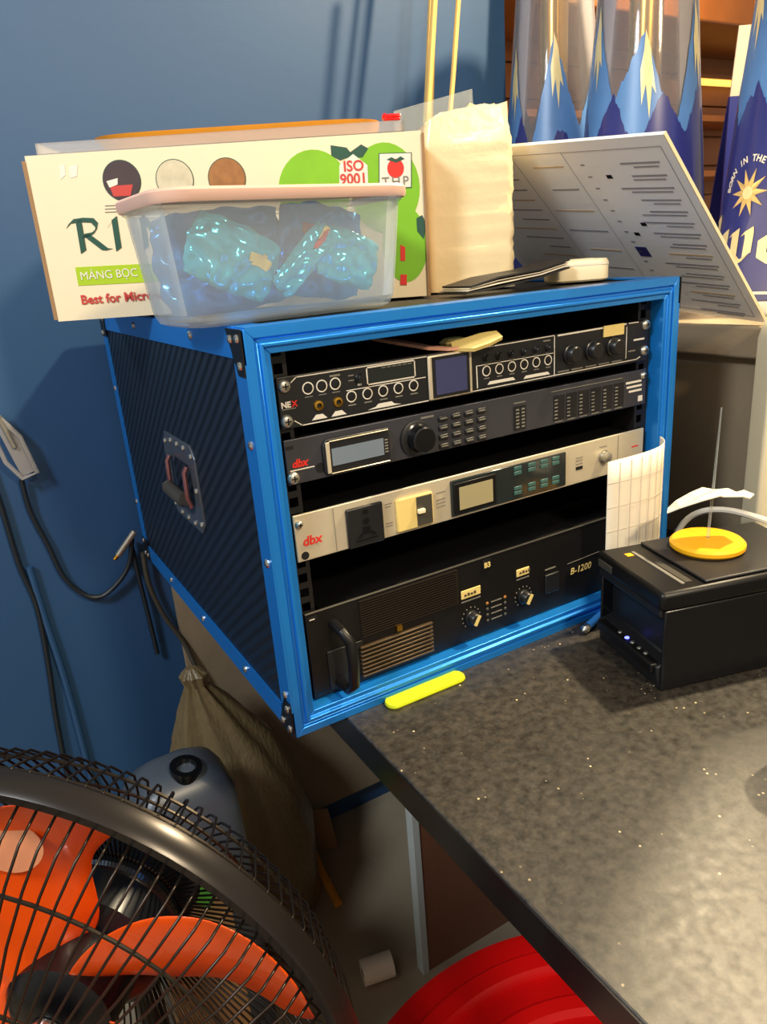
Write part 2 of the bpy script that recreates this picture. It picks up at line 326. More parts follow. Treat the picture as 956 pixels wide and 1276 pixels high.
# recessed handle on the left side
hq = [at(x, y, 0, 0) for x, y in ((195, 530), (257, 573), (266, 668), (212, 628))]
hc = (hq[0]+hq[1]+hq[2]+hq[3])/4; y0, y1 = hc.y-.068, hc.y+.068; z0, z1 = hc.z-.055, hc.z+.055
def oct(y0, y1, z0, z1, c, x): return [(x, y0+c, z0), (x, y1-c, z0), (x, y1, z0+c), (x, y1, z1-c), (x, y1-c, z1), (x, y0+c, z1), (x, y0, z1-c), (x, y0, z0+c)]
hd = MB(); oo = oct(y0, y1, z0, z1, .014, -.0022); ii = oct(y0+.024, y1-.024, z0+.024, z1-.024, .01, -.0022); bb = oct(y0+.030, y1-.030, z0+.030, z1-.030, .01, .0005)
o2 = oct(y0, y1, z0, z1, .014, 0)
hd.add(oo+ii+bb+o2, [(i, (i+1) % 8, 8+(i+1) % 8, 8+i) for i in range(8)]+[(8+i, 8+(i+1) % 8, 16+(i+1) % 8, 16+i) for i in range(8)]+[tuple(range(16, 24))]+[(24+i, 24+(i+1) % 8, (i+1) % 8, i) for i in range(8)])
hdl = hd.build('side_handle', 'dish', rc, bevel=.001)
MB().tube([(-.0115, y0+.03, hc.z-.012), (-.013, y0+.034, hc.z-.014), (-.013, y1-.034, hc.z-.014), (-.0115, y1-.03, hc.z-.012)], .0085, 10).build('grip', 'grip', hdl, smooth=True)
for yy in (y0+.030, y1-.030):
    MB().tube([(-.004, yy, hc.z+.026), (-.008, yy, hc.z+.020), (-.009, yy, hc.z-.012), (-.006, yy, hc.z-.024)], .0032, 8).build('bail', 'spring', hdl, smooth=True)
for dy, dz in ((.012, .0), (.012, -.04), (-.012+.136, .0), (.124, -.04), (.012, .04), (.124, .04), (.04, .045), (.068, .045), (.096, .045), (.04, -.045), (.068, -.045), (.096, -.045)):
    MB().dome((-.0022, y0+dy, hc.z+dz*1.05), (-1, 0, 0), .0038, .0026).build('rivet', 'chrome', hdl)
# rails with square holes
for x0, x1 in ((.0232, .0445), (W-.0445, W-.0232)):
    mb = MB(); xc = (x0+x1)/2+(.002 if x0 < .2 else -.002); zs = [.026]; k = 0
    rows = [.026+.0159*i for i in range(23)]
    mb.box(x0, xc-.0046, .021, .023, .024, .383); mb.box(xc+.0046, x1, .021, .023, .024, .383)
    for z in rows: mb.box(xc-.0046, xc+.0046, .021, .023, z-.0035, z+.0029)
    mb.box(x0, x0+.002, .023, .06, .024, .383)
    mb.build('rack_rail', 'rack', rc)
# ------------------------------------------------------------------ rack units (things held by the case)
YF = .0164
def unit(name, label, z0, z1, plate, depth=.34, x0=.031, x1=.5138, t=.003, body='blackmetal', bz=.002):
    u = thing(name, label, 'audio unit', (W/2, YF, z0))
    MB().box(.050, W-.050, YF+t+.0, YF+depth, z0+bz, z1-bz).build('housing', body, u)
    MB().box(x0, x1, YF, YF+t, z0, z1).build('faceplate', plate, u, bevel=.0009)
    return u
def B(u, name, x0, x1, z0, z1, material, pr=.0004, bevel=0, y=YF): return MB().box(x0, x1, y-pr, y+.0003, z0, z1).build(name, material, u, bevel=bevel)
def ring(u, x, z, r, material='print', wd=.0011, name='ring_mark'): return MB().ring((x, YF+.0001, z), (0, -1, 0), r, r-wd, .0004, 18).build(name, material, u)
def knob(u, x, z, r, h, material='knob', name='knob', mark=None, y=YF, ang=.6):
    k = MB().lathe([(r*1.12, 0), (r*1.12, h*.25), (r, h*.32), (r*.9, h*.92), (r*.8, h), (0, h)], (x, y, z), (0, -1, 0), 24).build(name, material, u, smooth=True)
    if mark:
        d = V((math.sin(ang), 0, math.cos(ang))); p = V((d.z, 0, -d.x)); c = V((x, y-h, z))
        MB().quadbox([c-d*r*.75-p*r*.24, c-d*r*.75+p*r*.24, c+d*r*.85+p*r*.24, c+d*r*.85-p*r*.24], (0, -1, 0), .0012).build('pointer', mark, k)
    return k
def screw(u, x, z, r=.0062):
    s = MB().lathe([(r, 0), (r, .0012), (r*.78, .003), (r*.35, .0040), (0, .0041)], (x, YF, z), (0, -1, 0), 18).build('screw', 'steel', u, smooth=True)
    MB().box(x-r*.5, x+r*.5, YF-.0043, YF-.0038, z-.0006, z+.0006).box(x-.0006, x+.0006, YF-.0043, YF-.0038, z-r*.5, z+r*.5).build('slot', 'blackmetal', s)
def T(u, name, s, size, material, x, z, **k):
    l = u.location; return text(name, s, size, material, u, x-l.x, YF-.0006-k.pop('lift', 0)-l.y, z-l.z, **k)
def trap(u, x, z, wd, h, material='print'):
    MB().prism([(x-wd/2, YF, z), (x+wd/2, YF, z), (x+wd/2-h, YF, z+h), (x-wd/2+h, YF, z+h)], (0, -1, 0), .0004).build('label_mark', material, u)
def line(u, pts, wd=.0009, material='print', name='outline'):
    mb = MB()
    for a, b in zip(pts, pts[1:]):
        a = V((a[0], YF, a[1])); b = V((b[0], YF, b[1])); d = (b-a).normalized(); p = V((d.z, 0, -d.x))*wd/2; d = d*wd/2
        mb.quadbox([a-d-p, b+d-p, b+d+p, a-d+p], (0, -1, 0), .0004)
    mb.build(name, material, u)
# karaoke preamp, top
u = unit('karaoke_preamp', 'black preamp with white ringed buttons and blue screen, topmost rack unit', .3125, .3605, 'black', .30)
for x, z in ((.0378, .352), (.0365, .320), (.5085, .3555), (.508, .325)): screw(u, x, z)
line(u, [(.045, .3545), (.0505, .3585), (.1925, .3585)]); line(u, [(.0445, .319), (.0515, .3138), (.1925, .3143)])
T(u, 'lettering', 'NE', .0075, 'print', .0325, .3325, bold=.0003); T(u, 'lettering', 'X', .0075, 'red', .0432, .3325, bold=.0003); B(u, 'underline', .033, .047, .3305, .3313, 'dimprint')
for x in (.0611, .0752, .0893):
    ring(u, x, .3468, .0058); MB().lathe([(.0040, 0), (.0037, .0012), (0, .0014)], (x, YF, .3468), (0, -1, 0), 16).build('button', 'knob', u, smooth=True)
    B(u, 'label_mark', x-.004, x+.004, .3385, .3392, 'dimprint'); 
B(u, 'label_mark', .084, .095, .3535, .3553, 'dimprint')
for x in (.0698, .0902):
    MB().lathe([(.0026, 0), (.0050, 0), (.0046, .0018), (.0026, .0022)], (x, YF, .3293), (0, -1, 0), 18, True).build('jack_socket', 'brass', u, smooth=True)
    trap(u, x, .3165, .016, .0045)
for x in (.1052, .1228, .1404, .158, .1758):
    ring(u, x, .3322, .0056); MB().lathe([(.0038, 0), (.0035, .0012), (0, .0014)], (x, YF, .3322), (0, -1, 0), 16).build('button', 'knob', u, smooth=True)
    B(u, 'label_mark', x-.0042, x+.0042, .3235, .3247, 'dimprint')
MB().prism([(.122, YF, .3163), (.160, YF, .3163), (.152, YF, .3180), (.149, YF, .3206), (.134, YF, .3206), (.131, YF, .3180)], (0, -1, 0), .0004).build('label_mark', 'print', u)
knob(u, .115, .3484, .0042, .007, 'knob', 'toggle'); 
for z in (.3515, .3468): B(u, 'label_mark', .1035, .1095, z, z+.001, 'dimprint')
B(u, 'label_mark', .113, .1172, .3412, .3432, 'print')
line(u, [(.1238, .3568), (.1782, .3568), (.1782, .3407), (.1238, .3407), (.1238, .3568)], .0013); B(u, 'player_window', .1248, .1772, .3417, .3558, 'window', .0008)
for i in range(6): B(u, 'label_mark', .140+i*.006, .1445+i*.006, .3543, .3550, 'dimprint', .0012)
line(u, [(.1006, .3384), (.1902, .3384)], .0007)
bz = MB().box(.1925, .2470, YF-.0035, YF, .3140, .3592).build('screen_bezel', 'silverplate', u, bevel=.002)
MB().box(.1965, .2430, YF-.0039, YF-.003, .3160, .3572).build('bezel_inner', 'black', bz); MB().box(.2005, .2390, YF-.0043, YF-.0035, .3190, .3542).build('screen', 'lcd_off', bz)
line(u, [(.249, .3582), (.363, .3595), (.363, .3150)], .0009); line(u, [(.247, .3150), (.495, .3162), (.5005, .3185)]); line(u, [(.2546, .3406), (.361, .3406)], .0007); line(u, [(.2546, .3406), (.2550, .3180)], .0012)
for i in range(6):
    x = .2676+i*.01725; ring(u, x, .3338, .0056); MB().lathe([(.0038, 0), (.0035, .0012), (0, .0014)], (x, YF, .3338), (0, -1, 0), 16).build('button', 'knob', u, smooth=True)
    knob(u, x, .3475, .0040, .006, 'knob', 'small_button'); B(u, 'label_mark', x-.0035, x+.0035, .3255, .3265, 'dimprint'); B(u, 'label_mark', x-.003, x+.003, .3418, .3426, 'dimprint')
B(u, 'label_mark', .3465, .357, .3545, .3560, 'dimprint')
trap(u, .2875, .3190, .038, .0032); trap(u, .3373, .3180, .038, .0032)
for x in (.386, .4195, .4535): knob(u, x, .3365, .0098, .012, 'knob', 'volume_knob')
line(u, [(.3686, .3588), (.4748, .3598)], .0018); line(u, [(.4765, .3560), (.4765, .3200)], .0009)
for i in range(5): B(u, 'label_mark', .368+i*.0212, .385+i*.0212, .3178, .3192, 'dimprint')
B(u, 'label_mark', .489, .507, .3385, .3405, 'print'); B(u, 'label_mark', .480, .492, .3265, .3280, 'dimprint'); line(u, [(.4955, .3598), (.480, .3600)], .0010)
tp = MB().box(.437, .470, YF-.0022, YF-.0010, .349, .3615); solid('tape_piece', tp, 'tape', 'piece of beige tape stuck on the top black unit', 'tape', (.453, YF, .349))
# crumpled wrapper and paper lying on the preamp
pw = thing('paper_wrapper', 'crumpled pinkish paper wrapper lying on the topmost black unit', 'wrapper', (.225, .02, .3605))
def curve(pts, k=5):            # Catmull-Rom through the points, for cords and soft bends
    P = [V(p) for p in pts]; P = [P[0]*2-P[1]]+P+[P[-1]*2-P[-2]]; out = []
    for i in range(1, len(P)-2):
        a, b, c, d = P[i-1:i+3]
        for j in range(k): t = j/k; out.append(.5*((2*b)+(c-a)*t+(2*a-5*b+4*c-d)*t*t+(3*b-a-3*c+d)*t**3))
    return out+[P[-2]]
def strip(pts, wd, up=(0, 0, 1)):
    mb = MB(); P = [V(p) for p in pts]; vs = []
    for i, p in enumerate(P):
        t = (P[min(i+1, len(P)-1)]-P[max(i-1, 0)]).normalized(); s = t.cross(V(up)).normalized(); ww = wd[i] if isinstance(wd, list) else wd
        vs += [p-s*ww/2, p+s*ww/2]
    mb.add(vs, [(2*i, 2*i+1, 2*i+3, 2*i+2) for i in range(len(P)-1)]); return mb
def sheetify(o, t=.0004): s = o.modifiers.new('thick', 'SOLIDIFY'); s.thickness = t; s.offset = 0; return o
sheetify(strip([(.178, .09, .374), (.19, .06, .370), (.207, .03, .3645), (.222, .018, .3625), (.232, .016, .3625)], [.012, .014, .012, .012, .008]).build('fold', 'pinkp', pw), .003)
sheetify(strip([(.228, .022, .3640), (.245, .012, .3645), (.262, .010, .3675), (.279, .008, .3700)], [.014, .022, .020, .012], (0, -.5, 1)).build('fold', 'tape', pw), .004)
MB().lathe([(0, 0), (.012, .001), (.016, .006), (.010, .010), (0, .011)], (.24, .035, .3605), (0, 0, 1), 9).build('crumple', 'tape', pw)
# dark grey processor
u = unit('signal_processor', 'grey processor with round dial and keypad, second rack unit from the top', .2590, .3025, 'greyplate', .30)
screw(u, .0362, .2655); screw(u, .5078, .2950, .0045)
for x, z in ((.0358, .2950),): B(u, 'slot_hole', x-.004, x+.004, z-.0016, z+.0016, 'black')
MB().lathe([(.0050, 0), (.0050, .0004), (0, .0004)], (.065, YF, .270), (0, -1, 0), 12).build('port', 'black', u)
T(u, 'lettering', 'dbx', .0105, 'red', .036, .2755, shear=.25, bold=.0004); B(u, 'underline', .034, .059, .2722, .2733, 'print')
bz = MB().lathe([(.0, 0)], n=3) if False else MB().prism([(.068, YF, .266), (.072, YF, .2605), (.1415, YF, .2612), (.1415, YF, .2962), (.072, YF, .2968), (.068, YF, .291)], (0, -1, 0), .004).build('display_bezel', 'black', u, bevel=.001)
MB().box(.0705, .0745, YF-.0055, YF-.004, .2635, .2940).box(.0745, .140, YF-.0052, YF-.004, .2938, .2950).box(.0745, .140, YF-.0052, YF-.004, .2624, .2634).build('display_trim', 'silverplate', bz, bevel=.0007)
MB().box(.0765, .1340, YF-.0046, YF-.0038, .2700, .2868).build('display', 'lcd_grey', bz)
for i in range(5): MB().box(.1355, .139, YF-.0046, YF-.0038, .272+i*.003, .2732+i*.003).build('indicator', 'dimprint', bz)
MB().lathe([(.0185, 0), (.0185, .003), (.0165, .004), (0, .004)], (.174, YF, .2790), (0, -1, 0), 32).build('dial_flange', 'black', u, smooth=True)
knob(u, .176, .2785, .0150, .016, 'blackgloss', 'dial')
B(u, 'label_mark', .182, .198, .2968, .2988, 'dimprint')
for r in range(4):
    for c in range(4):
        x = .2085+c*.0166; z = .2935-r*.0098
        k = MB().box(x-.0058, x+.0058, YF-.0026, YF, z-.0032, z+.0028).build('key', 'black', u, bevel=.0012)
        MB().box(x-.0042, x+.0042, YF-.0029, YF-.0024, z-.0005, z+.0009).build('key_mark', 'dimprint', k)
mt = B(u, 'level_meter', .3035, .3208, .2628, .2896, 'black', .0008)
for i in range(6):
    for dx in (0, .008): MB().box(.3062+dx, .3105+dx, YF-.0013, YF-.0007, .2652+i*.0039, .2668+i*.0039).build('meter_light', 'dimprint', mt)
B(u, 'label_mark', .304, .320, .2925, .2936, 'dimprint')
line(u, [(.359, .2975), (.472, .2970)], .0008, 'dimprint')
for c in range(6):
    x = .3620+c*.0193
    mt = B(u, 'level_meter', x, x+.0165, .2635, .2920, 'black', .0006)
    for i in range(6): MB().box(x+.001, x+.0055, YF-.0012, YF-.0006, .2655+i*.0042, .2668+i*.0042).build('meter_light', 'dimprint', mt)
    B(u, 'label_mark', x+.002, x+.014, .2612, .2622, 'dimprint')
for i, (a, b) in enumerate(((.4785, .505), (.480, .506), (.484, .506))): B(u, 'label_mark', a, b, .2880-i*.0055, .2905-i*.0055, 'print')
B(u, 'badge', .5005, .508, .264, .271, 'print')
# silver power sequencer
u = unit('power_sequencer', 'silver power sequencer with socket and small screen, third rack unit from the top', .1800, .2285, 'silverplate', .22)
screw(u, .0362, .2190, .0042); MB().lathe([(.0042, 0), (.0042, .0004), (0, .0004)], (.0392, YF, .1858), (0, -1, 0), 14).build('mounting_hole', 'black', u)
MB().lathe([(.0028, 0), (.0028, .0004), (0, .0004)], (.5042, YF, .1892), (0, -1, 0), 12).build('mounting_hole', 'black', u)
T(u, 'lettering', 'dbx', .0135, 'red', .0378, .1960, shear=.12, bold=.0003)
line(u, [(.0735, .2265), (.0735, .1820)], .0006, 'dimprint', 'seam'); line(u, [(.4685, .2265), (.4685, .1820)], .0006, 'dimprint', 'seam')
sk = MB().box(.0862, .1278, YF-.0042, YF, .1800, .2222).build('power_socket', 'black', u, bevel=.0015)
f = YF-.0042
MB().prism([(.1045, f, .2140), (.1095, f, .2140), (.1095, f, .2185), (.1045, f, .2185)], (0, -1, 0), .0006).lathe([(.0036, 0), (.0036, .0006), (0, .0006)], (.107, f, .2065), (0, -1, 0), 14).prism([(.0950, f, .1905), (.1020, f, .1905), (.1020, f, .1955)], (0, -1, 0), .0006).prism([(.1190, f, .1905), (.1120, f, .1905), (.1120, f, .1955)], (0, -1, 0), .0006).box(.0945, .1195, f-.0006, f, .1865, .1880).box(.103, .111, f-.0006, f, .193, .2005).build('socket_holes', 'blackgloss', sk)
br = MB().box(.1440, .1890, YF-.0040, YF, .1835, .2188).build('breaker', 'tape', u, bevel=.001)
MB().box(.1680, .1868, YF-.0055, YF-.0038, .1855, .2170).build('breaker_window', 'grip', br); MB().box(.1675, .1760, YF-.0095, YF-.0050, .1995, .2045).build('breaker_lever', 'creamp', br, bevel=.001)
for z, a, b in ((.2160, .1325, .1405), (.2130, .1325, .139), (.1950, .1320, .140), (.1920, .1320, .140), (.2140, .196, .208), (.2060, .1955, .207), (.2020, .1955, .207), (.1980, .1955, .207)): B(u, 'label_mark', a, b, z, z+.0009, 'dimprint')
dp = MB().box(.2140, .3795, YF-.0030, YF, .1832, .2240).build('display_panel', 'window', u, bevel=.001)
MB().box(.2165, .2735, YF-.0045, YF-.0028, .1852, .2205).build('display_frame', 'blackmetal', dp, bevel=.0015); MB().box(.2228, .2685, YF-.0049, YF-.0042, .1898, .2155).build('display', 'lcd_olive', dp)
for x in (.3055, .3262, .3449, .3626):
    for z in (.2172, .1938):
        for k in range(2): MB().box(x-.0055, x+.0055, YF-.0040, YF-.0028, z-.0052+k*.0056, z-.0008+k*.0056).build('key', 'keyteal', dp, bevel=.0005)
B(u, 'usb_port', .398, .409, .1970, .2010, 'black'); 
for z in (.2040, .2080, .2115): B(u, 'label_mark', .398, .409, z, z+.0010, 'dimprint')
kb = MB().lathe([(.0085, 0), (.0085, .0015), (.0065, .002), (.006, .009), (.004, .010), (0, .010)], (.4432, YF, .2055), (0, -1, 0), 24).build('key_switch', 'steel', u, smooth=True)
B(u, 'label_mark', .437, .449, .2175, .2185, 'dimprint'); B(u, 'label_mark', .493, .504, .2068, .2085, 'red')
# power amplifier
u = unit('power_amplifier', 'black power amplifier with grille and two pale knobs, lowest rack unit', .0245, .1240, 'ampface', .36)
B(u, 'top_edge', .031, .5138, .1228, .1243, 'steel', .0006)
B(u, 'slot_hole', .0335, .044, .1150, .1195, 'black'); B(u, 'label_mark', .0350, .041, .1155, .1166, 'print', .0006); B(u, 'slot_hole', .0345, .0455, .0275, .0312, 'blackgloss')
MB().tube([(.0610, YF, .1040), (.0610, YF-.022, .1030), (.0640, YF-.030, .0950), (.0650, YF-.031, .0700), (.0640, YF-.030, .0450), (.0610, YF-.022, .0370), (.0610, YF, .0360)], .0058, 10).build('handle', 'blackmetal', u, smooth=True)
MB().prism([(.0500, YF, .0290), (.0800, YF, .0290), (.0830, YF, .0330), (.0830, YF, .0640), (.0920, YF, .0700), (.0920, YF, .0745), (.050, YF, .0745)], (0, -1, 0), .0018).build('handle_plate', 'black', u, bevel=.0005)
for i in range(15): MB().box(.0920, .2180, YF-.0020, YF, .0775+i*.0029, .0790+i*.0029).build('slat', 'slat2', u)
for i in range(8): MB().box(.0880, .1800, YF-.0045, YF, .0310+i*.0049, .0333+i*.0049).build('slat', 'slat', u, bevel=.0006)
B(u, 'badge', .1335, .1400, .0715, .0775, 'brass', .0048)
bd = B(u, 'badge', .2545, .2660, .1085, .1200, 'black', .0010); T(u, 'lettering', 'B3', .0088, 'tape', .2556, .1105, bold=.0003, lift=.0010)
for x0, x1, z0, z1 in ((.2225, .2500, .0800, .0905), (.3040, .3235, .0842, .0935)):
    t_ = B(u, 'name_tape', x0, x1, z0, z1, 'tape', .0010, .0006)
    B(u, 'label_mark', x0, x1, z0-.0045, z0-.0030, 'dimprint')
    for i in range(4): MB().box(x0+.004+i*.0045, x0+.007+i*.0045, YF-.0014, YF-.0009, z0+.003, z0+.0055+(i % 2)*.001).build('handwriting', 'ink', t_)
for x, z in ((.2355, .0540), (.3140, .0565)):
    knob(u, x, z, .0082, .012, 'knob', 'level_knob', 'tape', ang=.55)
    for i in range(11):
        a = -2.4+i*.48; c = V((x+math.sin(a)*.0125, YF, z+math.cos(a)*.0125)); MB().box(c.x-.0007, c.x+.0007, YF-.0005, YF, c.z-.0007, c.z+.0007).build('scale_mark', 'dimprint', u)
for i in range(4):
    for x in (.2595, .2860): MB().dome((x, YF, .0415+i*.0075), (0, -1, 0), .0021, .0016).build('indicator', 'ledoff' if i == 3 else 'grip', u)
    B(u, 'label_mark', .2650, .2810, .0408+i*.0075, .0420+i*.0075, 'dimprint')
B(u, 'power_switch', .3480, .3700, .0490, .0740, 'black', .0030, .001); B(u, 'label_mark', .349, .366, .0795, .0812, 'dimprint')
T(u, 'lettering', 'B-1200', .0125, 'tape', .3900, .0620, shear=.2); line(u, [(.386, .078), (.44, .080)], .0006, 'dimprint')

# ================================================================== things on the case
# clinging-film carton
TH = math.radians(28); RB = V((.28, .138, H+.001)); LB, HB, DB = .428, .170, .20
LBp = RB+V((-math.cos(TH), math.sin(TH), 0))*LB
bxo = thing('carton', 'white printed carton of food wrap behind the plastic tub', 'carton', LBp+V((0, 0, .0042)), (0, math.radians(.5), -TH))
BM = wm(bxo); BMi = BM.inverted()
def uv(px, py):
    o = BMi @ CP; d = (BMi @ (CP+FW+R2*((px-478)/FPX)-U2*((py-638)/FPX)))-o; p = o+d*(-o.y/d.y); return p.x, p.z
t = .003
MB().box(0, LB, 0, t, 0, HB).build('front_panel', 'carton', bxo, False)
MB().box(0, LB, DB-t, DB, 0, HB).build('back_panel', 'carton', bxo, False)
MB().box(0, t, t, DB-t, 0, HB).build('side_panel', 'kraft', bxo, False); MB().box(LB-t, LB, t, DB-t, 0, HB).build('side_panel', 'kraft', bxo, False)
MB().box(t, LB-t, t, DB-t, 0, t).build('bottom', 'kraft', bxo, False); MB().box(0, LB, 0, DB, HB, HB+t).build('top_flap', 'carton', bxo, False)
MB().box(-.004, .0, -.001, DB*.98, .002, HB-.002).build('edge_flap', 'kraft', bxo, False); MB().box(LB, LB+.003, -.003, .004, .0, HB).build('edge_flap', 'kraft', bxo, False)
def disc(name, material, px, py, rpx, parent=bxo, lift=.0005, sx=1, sz=1):
    x, z = uv(px, py); r = rpx*.00092
    mb = MB().prism([(x+r*sx*math.cos(a), -lift, z+r*sz*math.sin(a)) for a in [i*math.pi/16 for i in range(32)]], (0, 1, 0), lift+.0005); return mb.build(name, material, parent, False)
def quad(name, material, pts, lift=.0006): return MB().prism([(uv(*p)[0], -lift, uv(*p)[1]) for p in pts], (0, 1, 0), lift+.0004).build(name, material, bxo, False)
bplane = lambda a, b: (V((a, -.0003, b)), V((0, -1, 0)))
# calligraphic capital R and the upright after it
mb = MB(); x0, z0 = uv(100, 316); sc = uv(100, 272)[1]-z0
def bs(pts, n=(.05, .04)): nib(mb, [(x0+p[0]*sc, z0+p[1]*sc) for p in pts], bplane, (n[0]*sc, n[1]*sc), .0005)
bs([(.12, .04), (.14, .94)], (.09, .05)); bs([(-.22, .80), (-.05, .93), (.25, .95), (.55, .92), (.66, .78), (.60, .62), (.42, .52), (.20, .50)], (.05, .06)); bs([(.30, .52), (.78, .08), (.92, .06)], (.10, .02))
bs([(1.02, .74), (1.24, .96)], (.05, .05)); bs([(1.22, .94), (1.20, .04)], (.09, .05))
bs([(2.05, .04), (2.05, .94), (2.65, .10), (2.65, .94)], (.08, .05)); bs([(3.3, .86), (3.0, .95), (2.7, .7), (2.7, .3), (3.0, .06), (3.3, .15), (3.3, .45), (3.05, .45)], (.07, .05)); bs([(3.95, .95), (3.65, .7), (3.65, .3), (3.95, .06), (4.25, .3), (4.25, .7), (3.95, .95)], (.07, .05))
mb.build('lettering', 'dkgreen', bxo, False)
quad('green_band', 'lime', [(94, 333), (330, 321), (332, 344), (98, 356)])
def btext(s, px, py, h, material, **k): x, z = uv(px, py); return text('lettering', s, h, material, bxo, x, -.0012, z, **k)
btext('MÀNG BỌC THỰC PHẨM', 101, 349, .0125, 'print', spacing=.98); btext('Best for Microwave', 102, 379, .0140, 'crimson', bold=.0003)
for i in range(3): quad('small_print', 'dimprint', [(131, 256+i*4), (176, 254+i*4), (176, 255+i*4), (131, 257+i*4)])
for px, py, mm in ((152, 225, 'picdark'), (218, 224, 'picpale'), (283, 222, 'pic')):
    d = disc('picture_rim', 'dkgreen', px, py, 22.5); disc('picture', mm, px, py, 21.5, lift=.0009)
quad('picture_detail', 'crimson', [(137, 232), (166, 230), (163, 244), (142, 245)], .0012); quad('picture_detail', 'print', [(133, 226), (147, 222), (147, 230), (137, 234)], .0013)
disc('apple_print', 'apple', 392, 238, 43, lift=.0005, sx=1, sz=1.05); disc('apple_print', 'apple', 480, 235, 42, lift=.0004, sz=1.2); disc('apple_print', 'apple', 505, 305, 34, lift=.0006, sx=.82, sz=1.3)
quad('leaf_print', 'dkgreen', [(412, 181), (432, 184), (440, 194), (424, 200), (413, 194)], .0008); quad('leaf_print', 'dkgreen', [(436, 190), (450, 180), (459, 185), (452, 196), (440, 197)], .0008); quad('leaf_print', 'dkgreen', [(519, 272), (526, 268), (531, 280), (528, 298), (520, 288)], .0012)
quad('red_print', 'red', [(499, 305), (505, 308), (505, 325), (499, 325)], .0012); quad('red_print', 'red', [(499, 342), (507, 342), (507, 355), (499, 355)], .0012)
quad('badge', 'print', [(423, 234), (423, 206), (440, 192), (458, 206), (459, 234)], .0011); 
for s, py in (('ISO', 213), ('9001', 229)):
    x, z = uv(441, py); text('lettering', s, .0150, 'crimson', bxo, x, -.0016, z, align='CENTER', bold=.0003)
quad('badge', 'dkgreen', [(472, 236), (472, 191), (513, 190), (513, 234)], .0010); quad('badge', 'print', [(473, 235), (473, 192), (512, 191), (512, 233)], .0013)
disc('apple_emblem', 'red', 493, 210, 10, lift=.0016, sz=1.05); quad('leaf_print', 'dkgreen', [(482, 199), (488, 196), (493, 199), (499, 195), (504, 198), (494, 203)], .0019)
x, z = uv(493, 232); text('lettering', 'THP', .0140, 'dimprint', bxo, x, -.0018, z, align='CENTER', spacing=1.3)
quad('tape_mark', 'print', [(74, 206), (81, 205), (82, 218), (76, 224)], .0005); quad('tape_mark', 'print', [(86, 208), (97, 205), (96, 220), (88, 222)], .0005)
# lid of clear plastic, orange tray, red clip on the carton
cl = MB().box(.012, LB-.018, .004, DB-.01, HB+.0035, HB+.0045).box(.012, LB-.018, .004, .006, HB+.0035, HB+.0150).box(.012, LB-.018, DB-.012, DB-.010, HB+.0035, HB+.0150).box(.012, .014, .004, DB-.01, HB+.0035, HB+.015).box(LB-.020, LB-.018, .004, DB-.01, HB+.0035, HB+.015)
cl.v = [BM @ p for p in cl.v]; solid('clear_lid', cl, 'film', 'shallow clear plastic lid lying on top of the carton', 'lid', BM @ V((LB/2, DB/2, HB+.0035)), rot=bxo.rotation_euler)
ty = MB(); rr = [(x, y) for x, y in [(.5+.5*math.copysign(abs(math.cos(a))**.35, math.cos(a)), .5+.5*math.copysign(abs(math.sin(a))**.35, math.sin(a))) for a in [i*math.pi/20 for i in range(40)]]]
lo = [(.075+.31*x*.98+.003, .022+.15*y, HB+.0048) for x, y in rr]; hi = [(.062+.325*x, .014+.166*y, HB+.0215) for x, y in rr]; hi2 = [(.066+.317*x, .018+.158*y, HB+.0215) for x, y in rr]; lo2 = [(.080+.30*x, .026+.142*y, HB+.0068) for x, y in rr]; k = 40
ty.add(lo+hi+hi2+lo2, [tuple(range(k))[::-1], tuple(range(3*k, 4*k))]+[(j*k+i, j*k+(i+1) % k, (j+1)*k+(i+1) % k, (j+1)*k+i) for j in range(3) for i in range(k)])
ty.v = [BM @ p for p in ty.v]; solid('serving_tray', ty, 'orangewood', 'orange tray lying on the clear lid above the carton', 'tray', BM @ V((.23, .1, HB+.0048)), smooth=True, rot=bxo.rotation_euler)
cx, cz = uv(500, 166); rcp = thing('clip', 'small red plastic clip at the right end of the carton top', 'clip', BM @ V((LB-.030, .012, HB+.0155)), bxo.rotation_euler)
MB().box(-.009, .009, -.006, .006, 0, .003).build('jaw', 'redpl', rcp, False, .0015); MB().box(-.006, .010, -.005, .005, .0025, .007).build('jaw', 'redpl', rcp, False, .0025); MB().cyl((-.008, -.006, .0045), (-.008, .006, .0045), .003, n=10).build('hinge', 'redpl', rcp, False)
# tub with pink lid
TA = math.radians(-4); tc_ = V((.0730, .0930, H+.0015)); tb = thing('plastic_tub', 'frosted clear plastic tub with pale pink lid in front of the carton', 'tub', tc_, (0, 0, -TA))
def rrect(w2, d2, r, z, n=6): 
    out = []
    for cx, cy, a0 in ((w2-r, d2-r, 0), (-w2+r, d2-r, 90), (-w2+r, -d2+r, 180), (w2-r, -d2+r, 270)):
        for i in range(n+1): a = math.radians(a0+90*i/n); out.append((cx+r*math.cos(a), cy+r*math.sin(a), z))
    return out
def loft(rings, cap0=True, cap1=True):
    mb = MB(); k = len(rings[0]); vs = [p for r in rings for p in r]; fs = [(j*k+i, j*k+(i+1) % k, (j+1)*k+(i+1) % k, (j+1)*k+i) for j in range(len(rings)-1) for i in range(k)]
    if cap0: fs.append(tuple(range(k))[::-1])
    if cap1: fs.append(tuple(range((len(rings)-1)*k, len(rings)*k)))
    return mb.add(vs, fs)
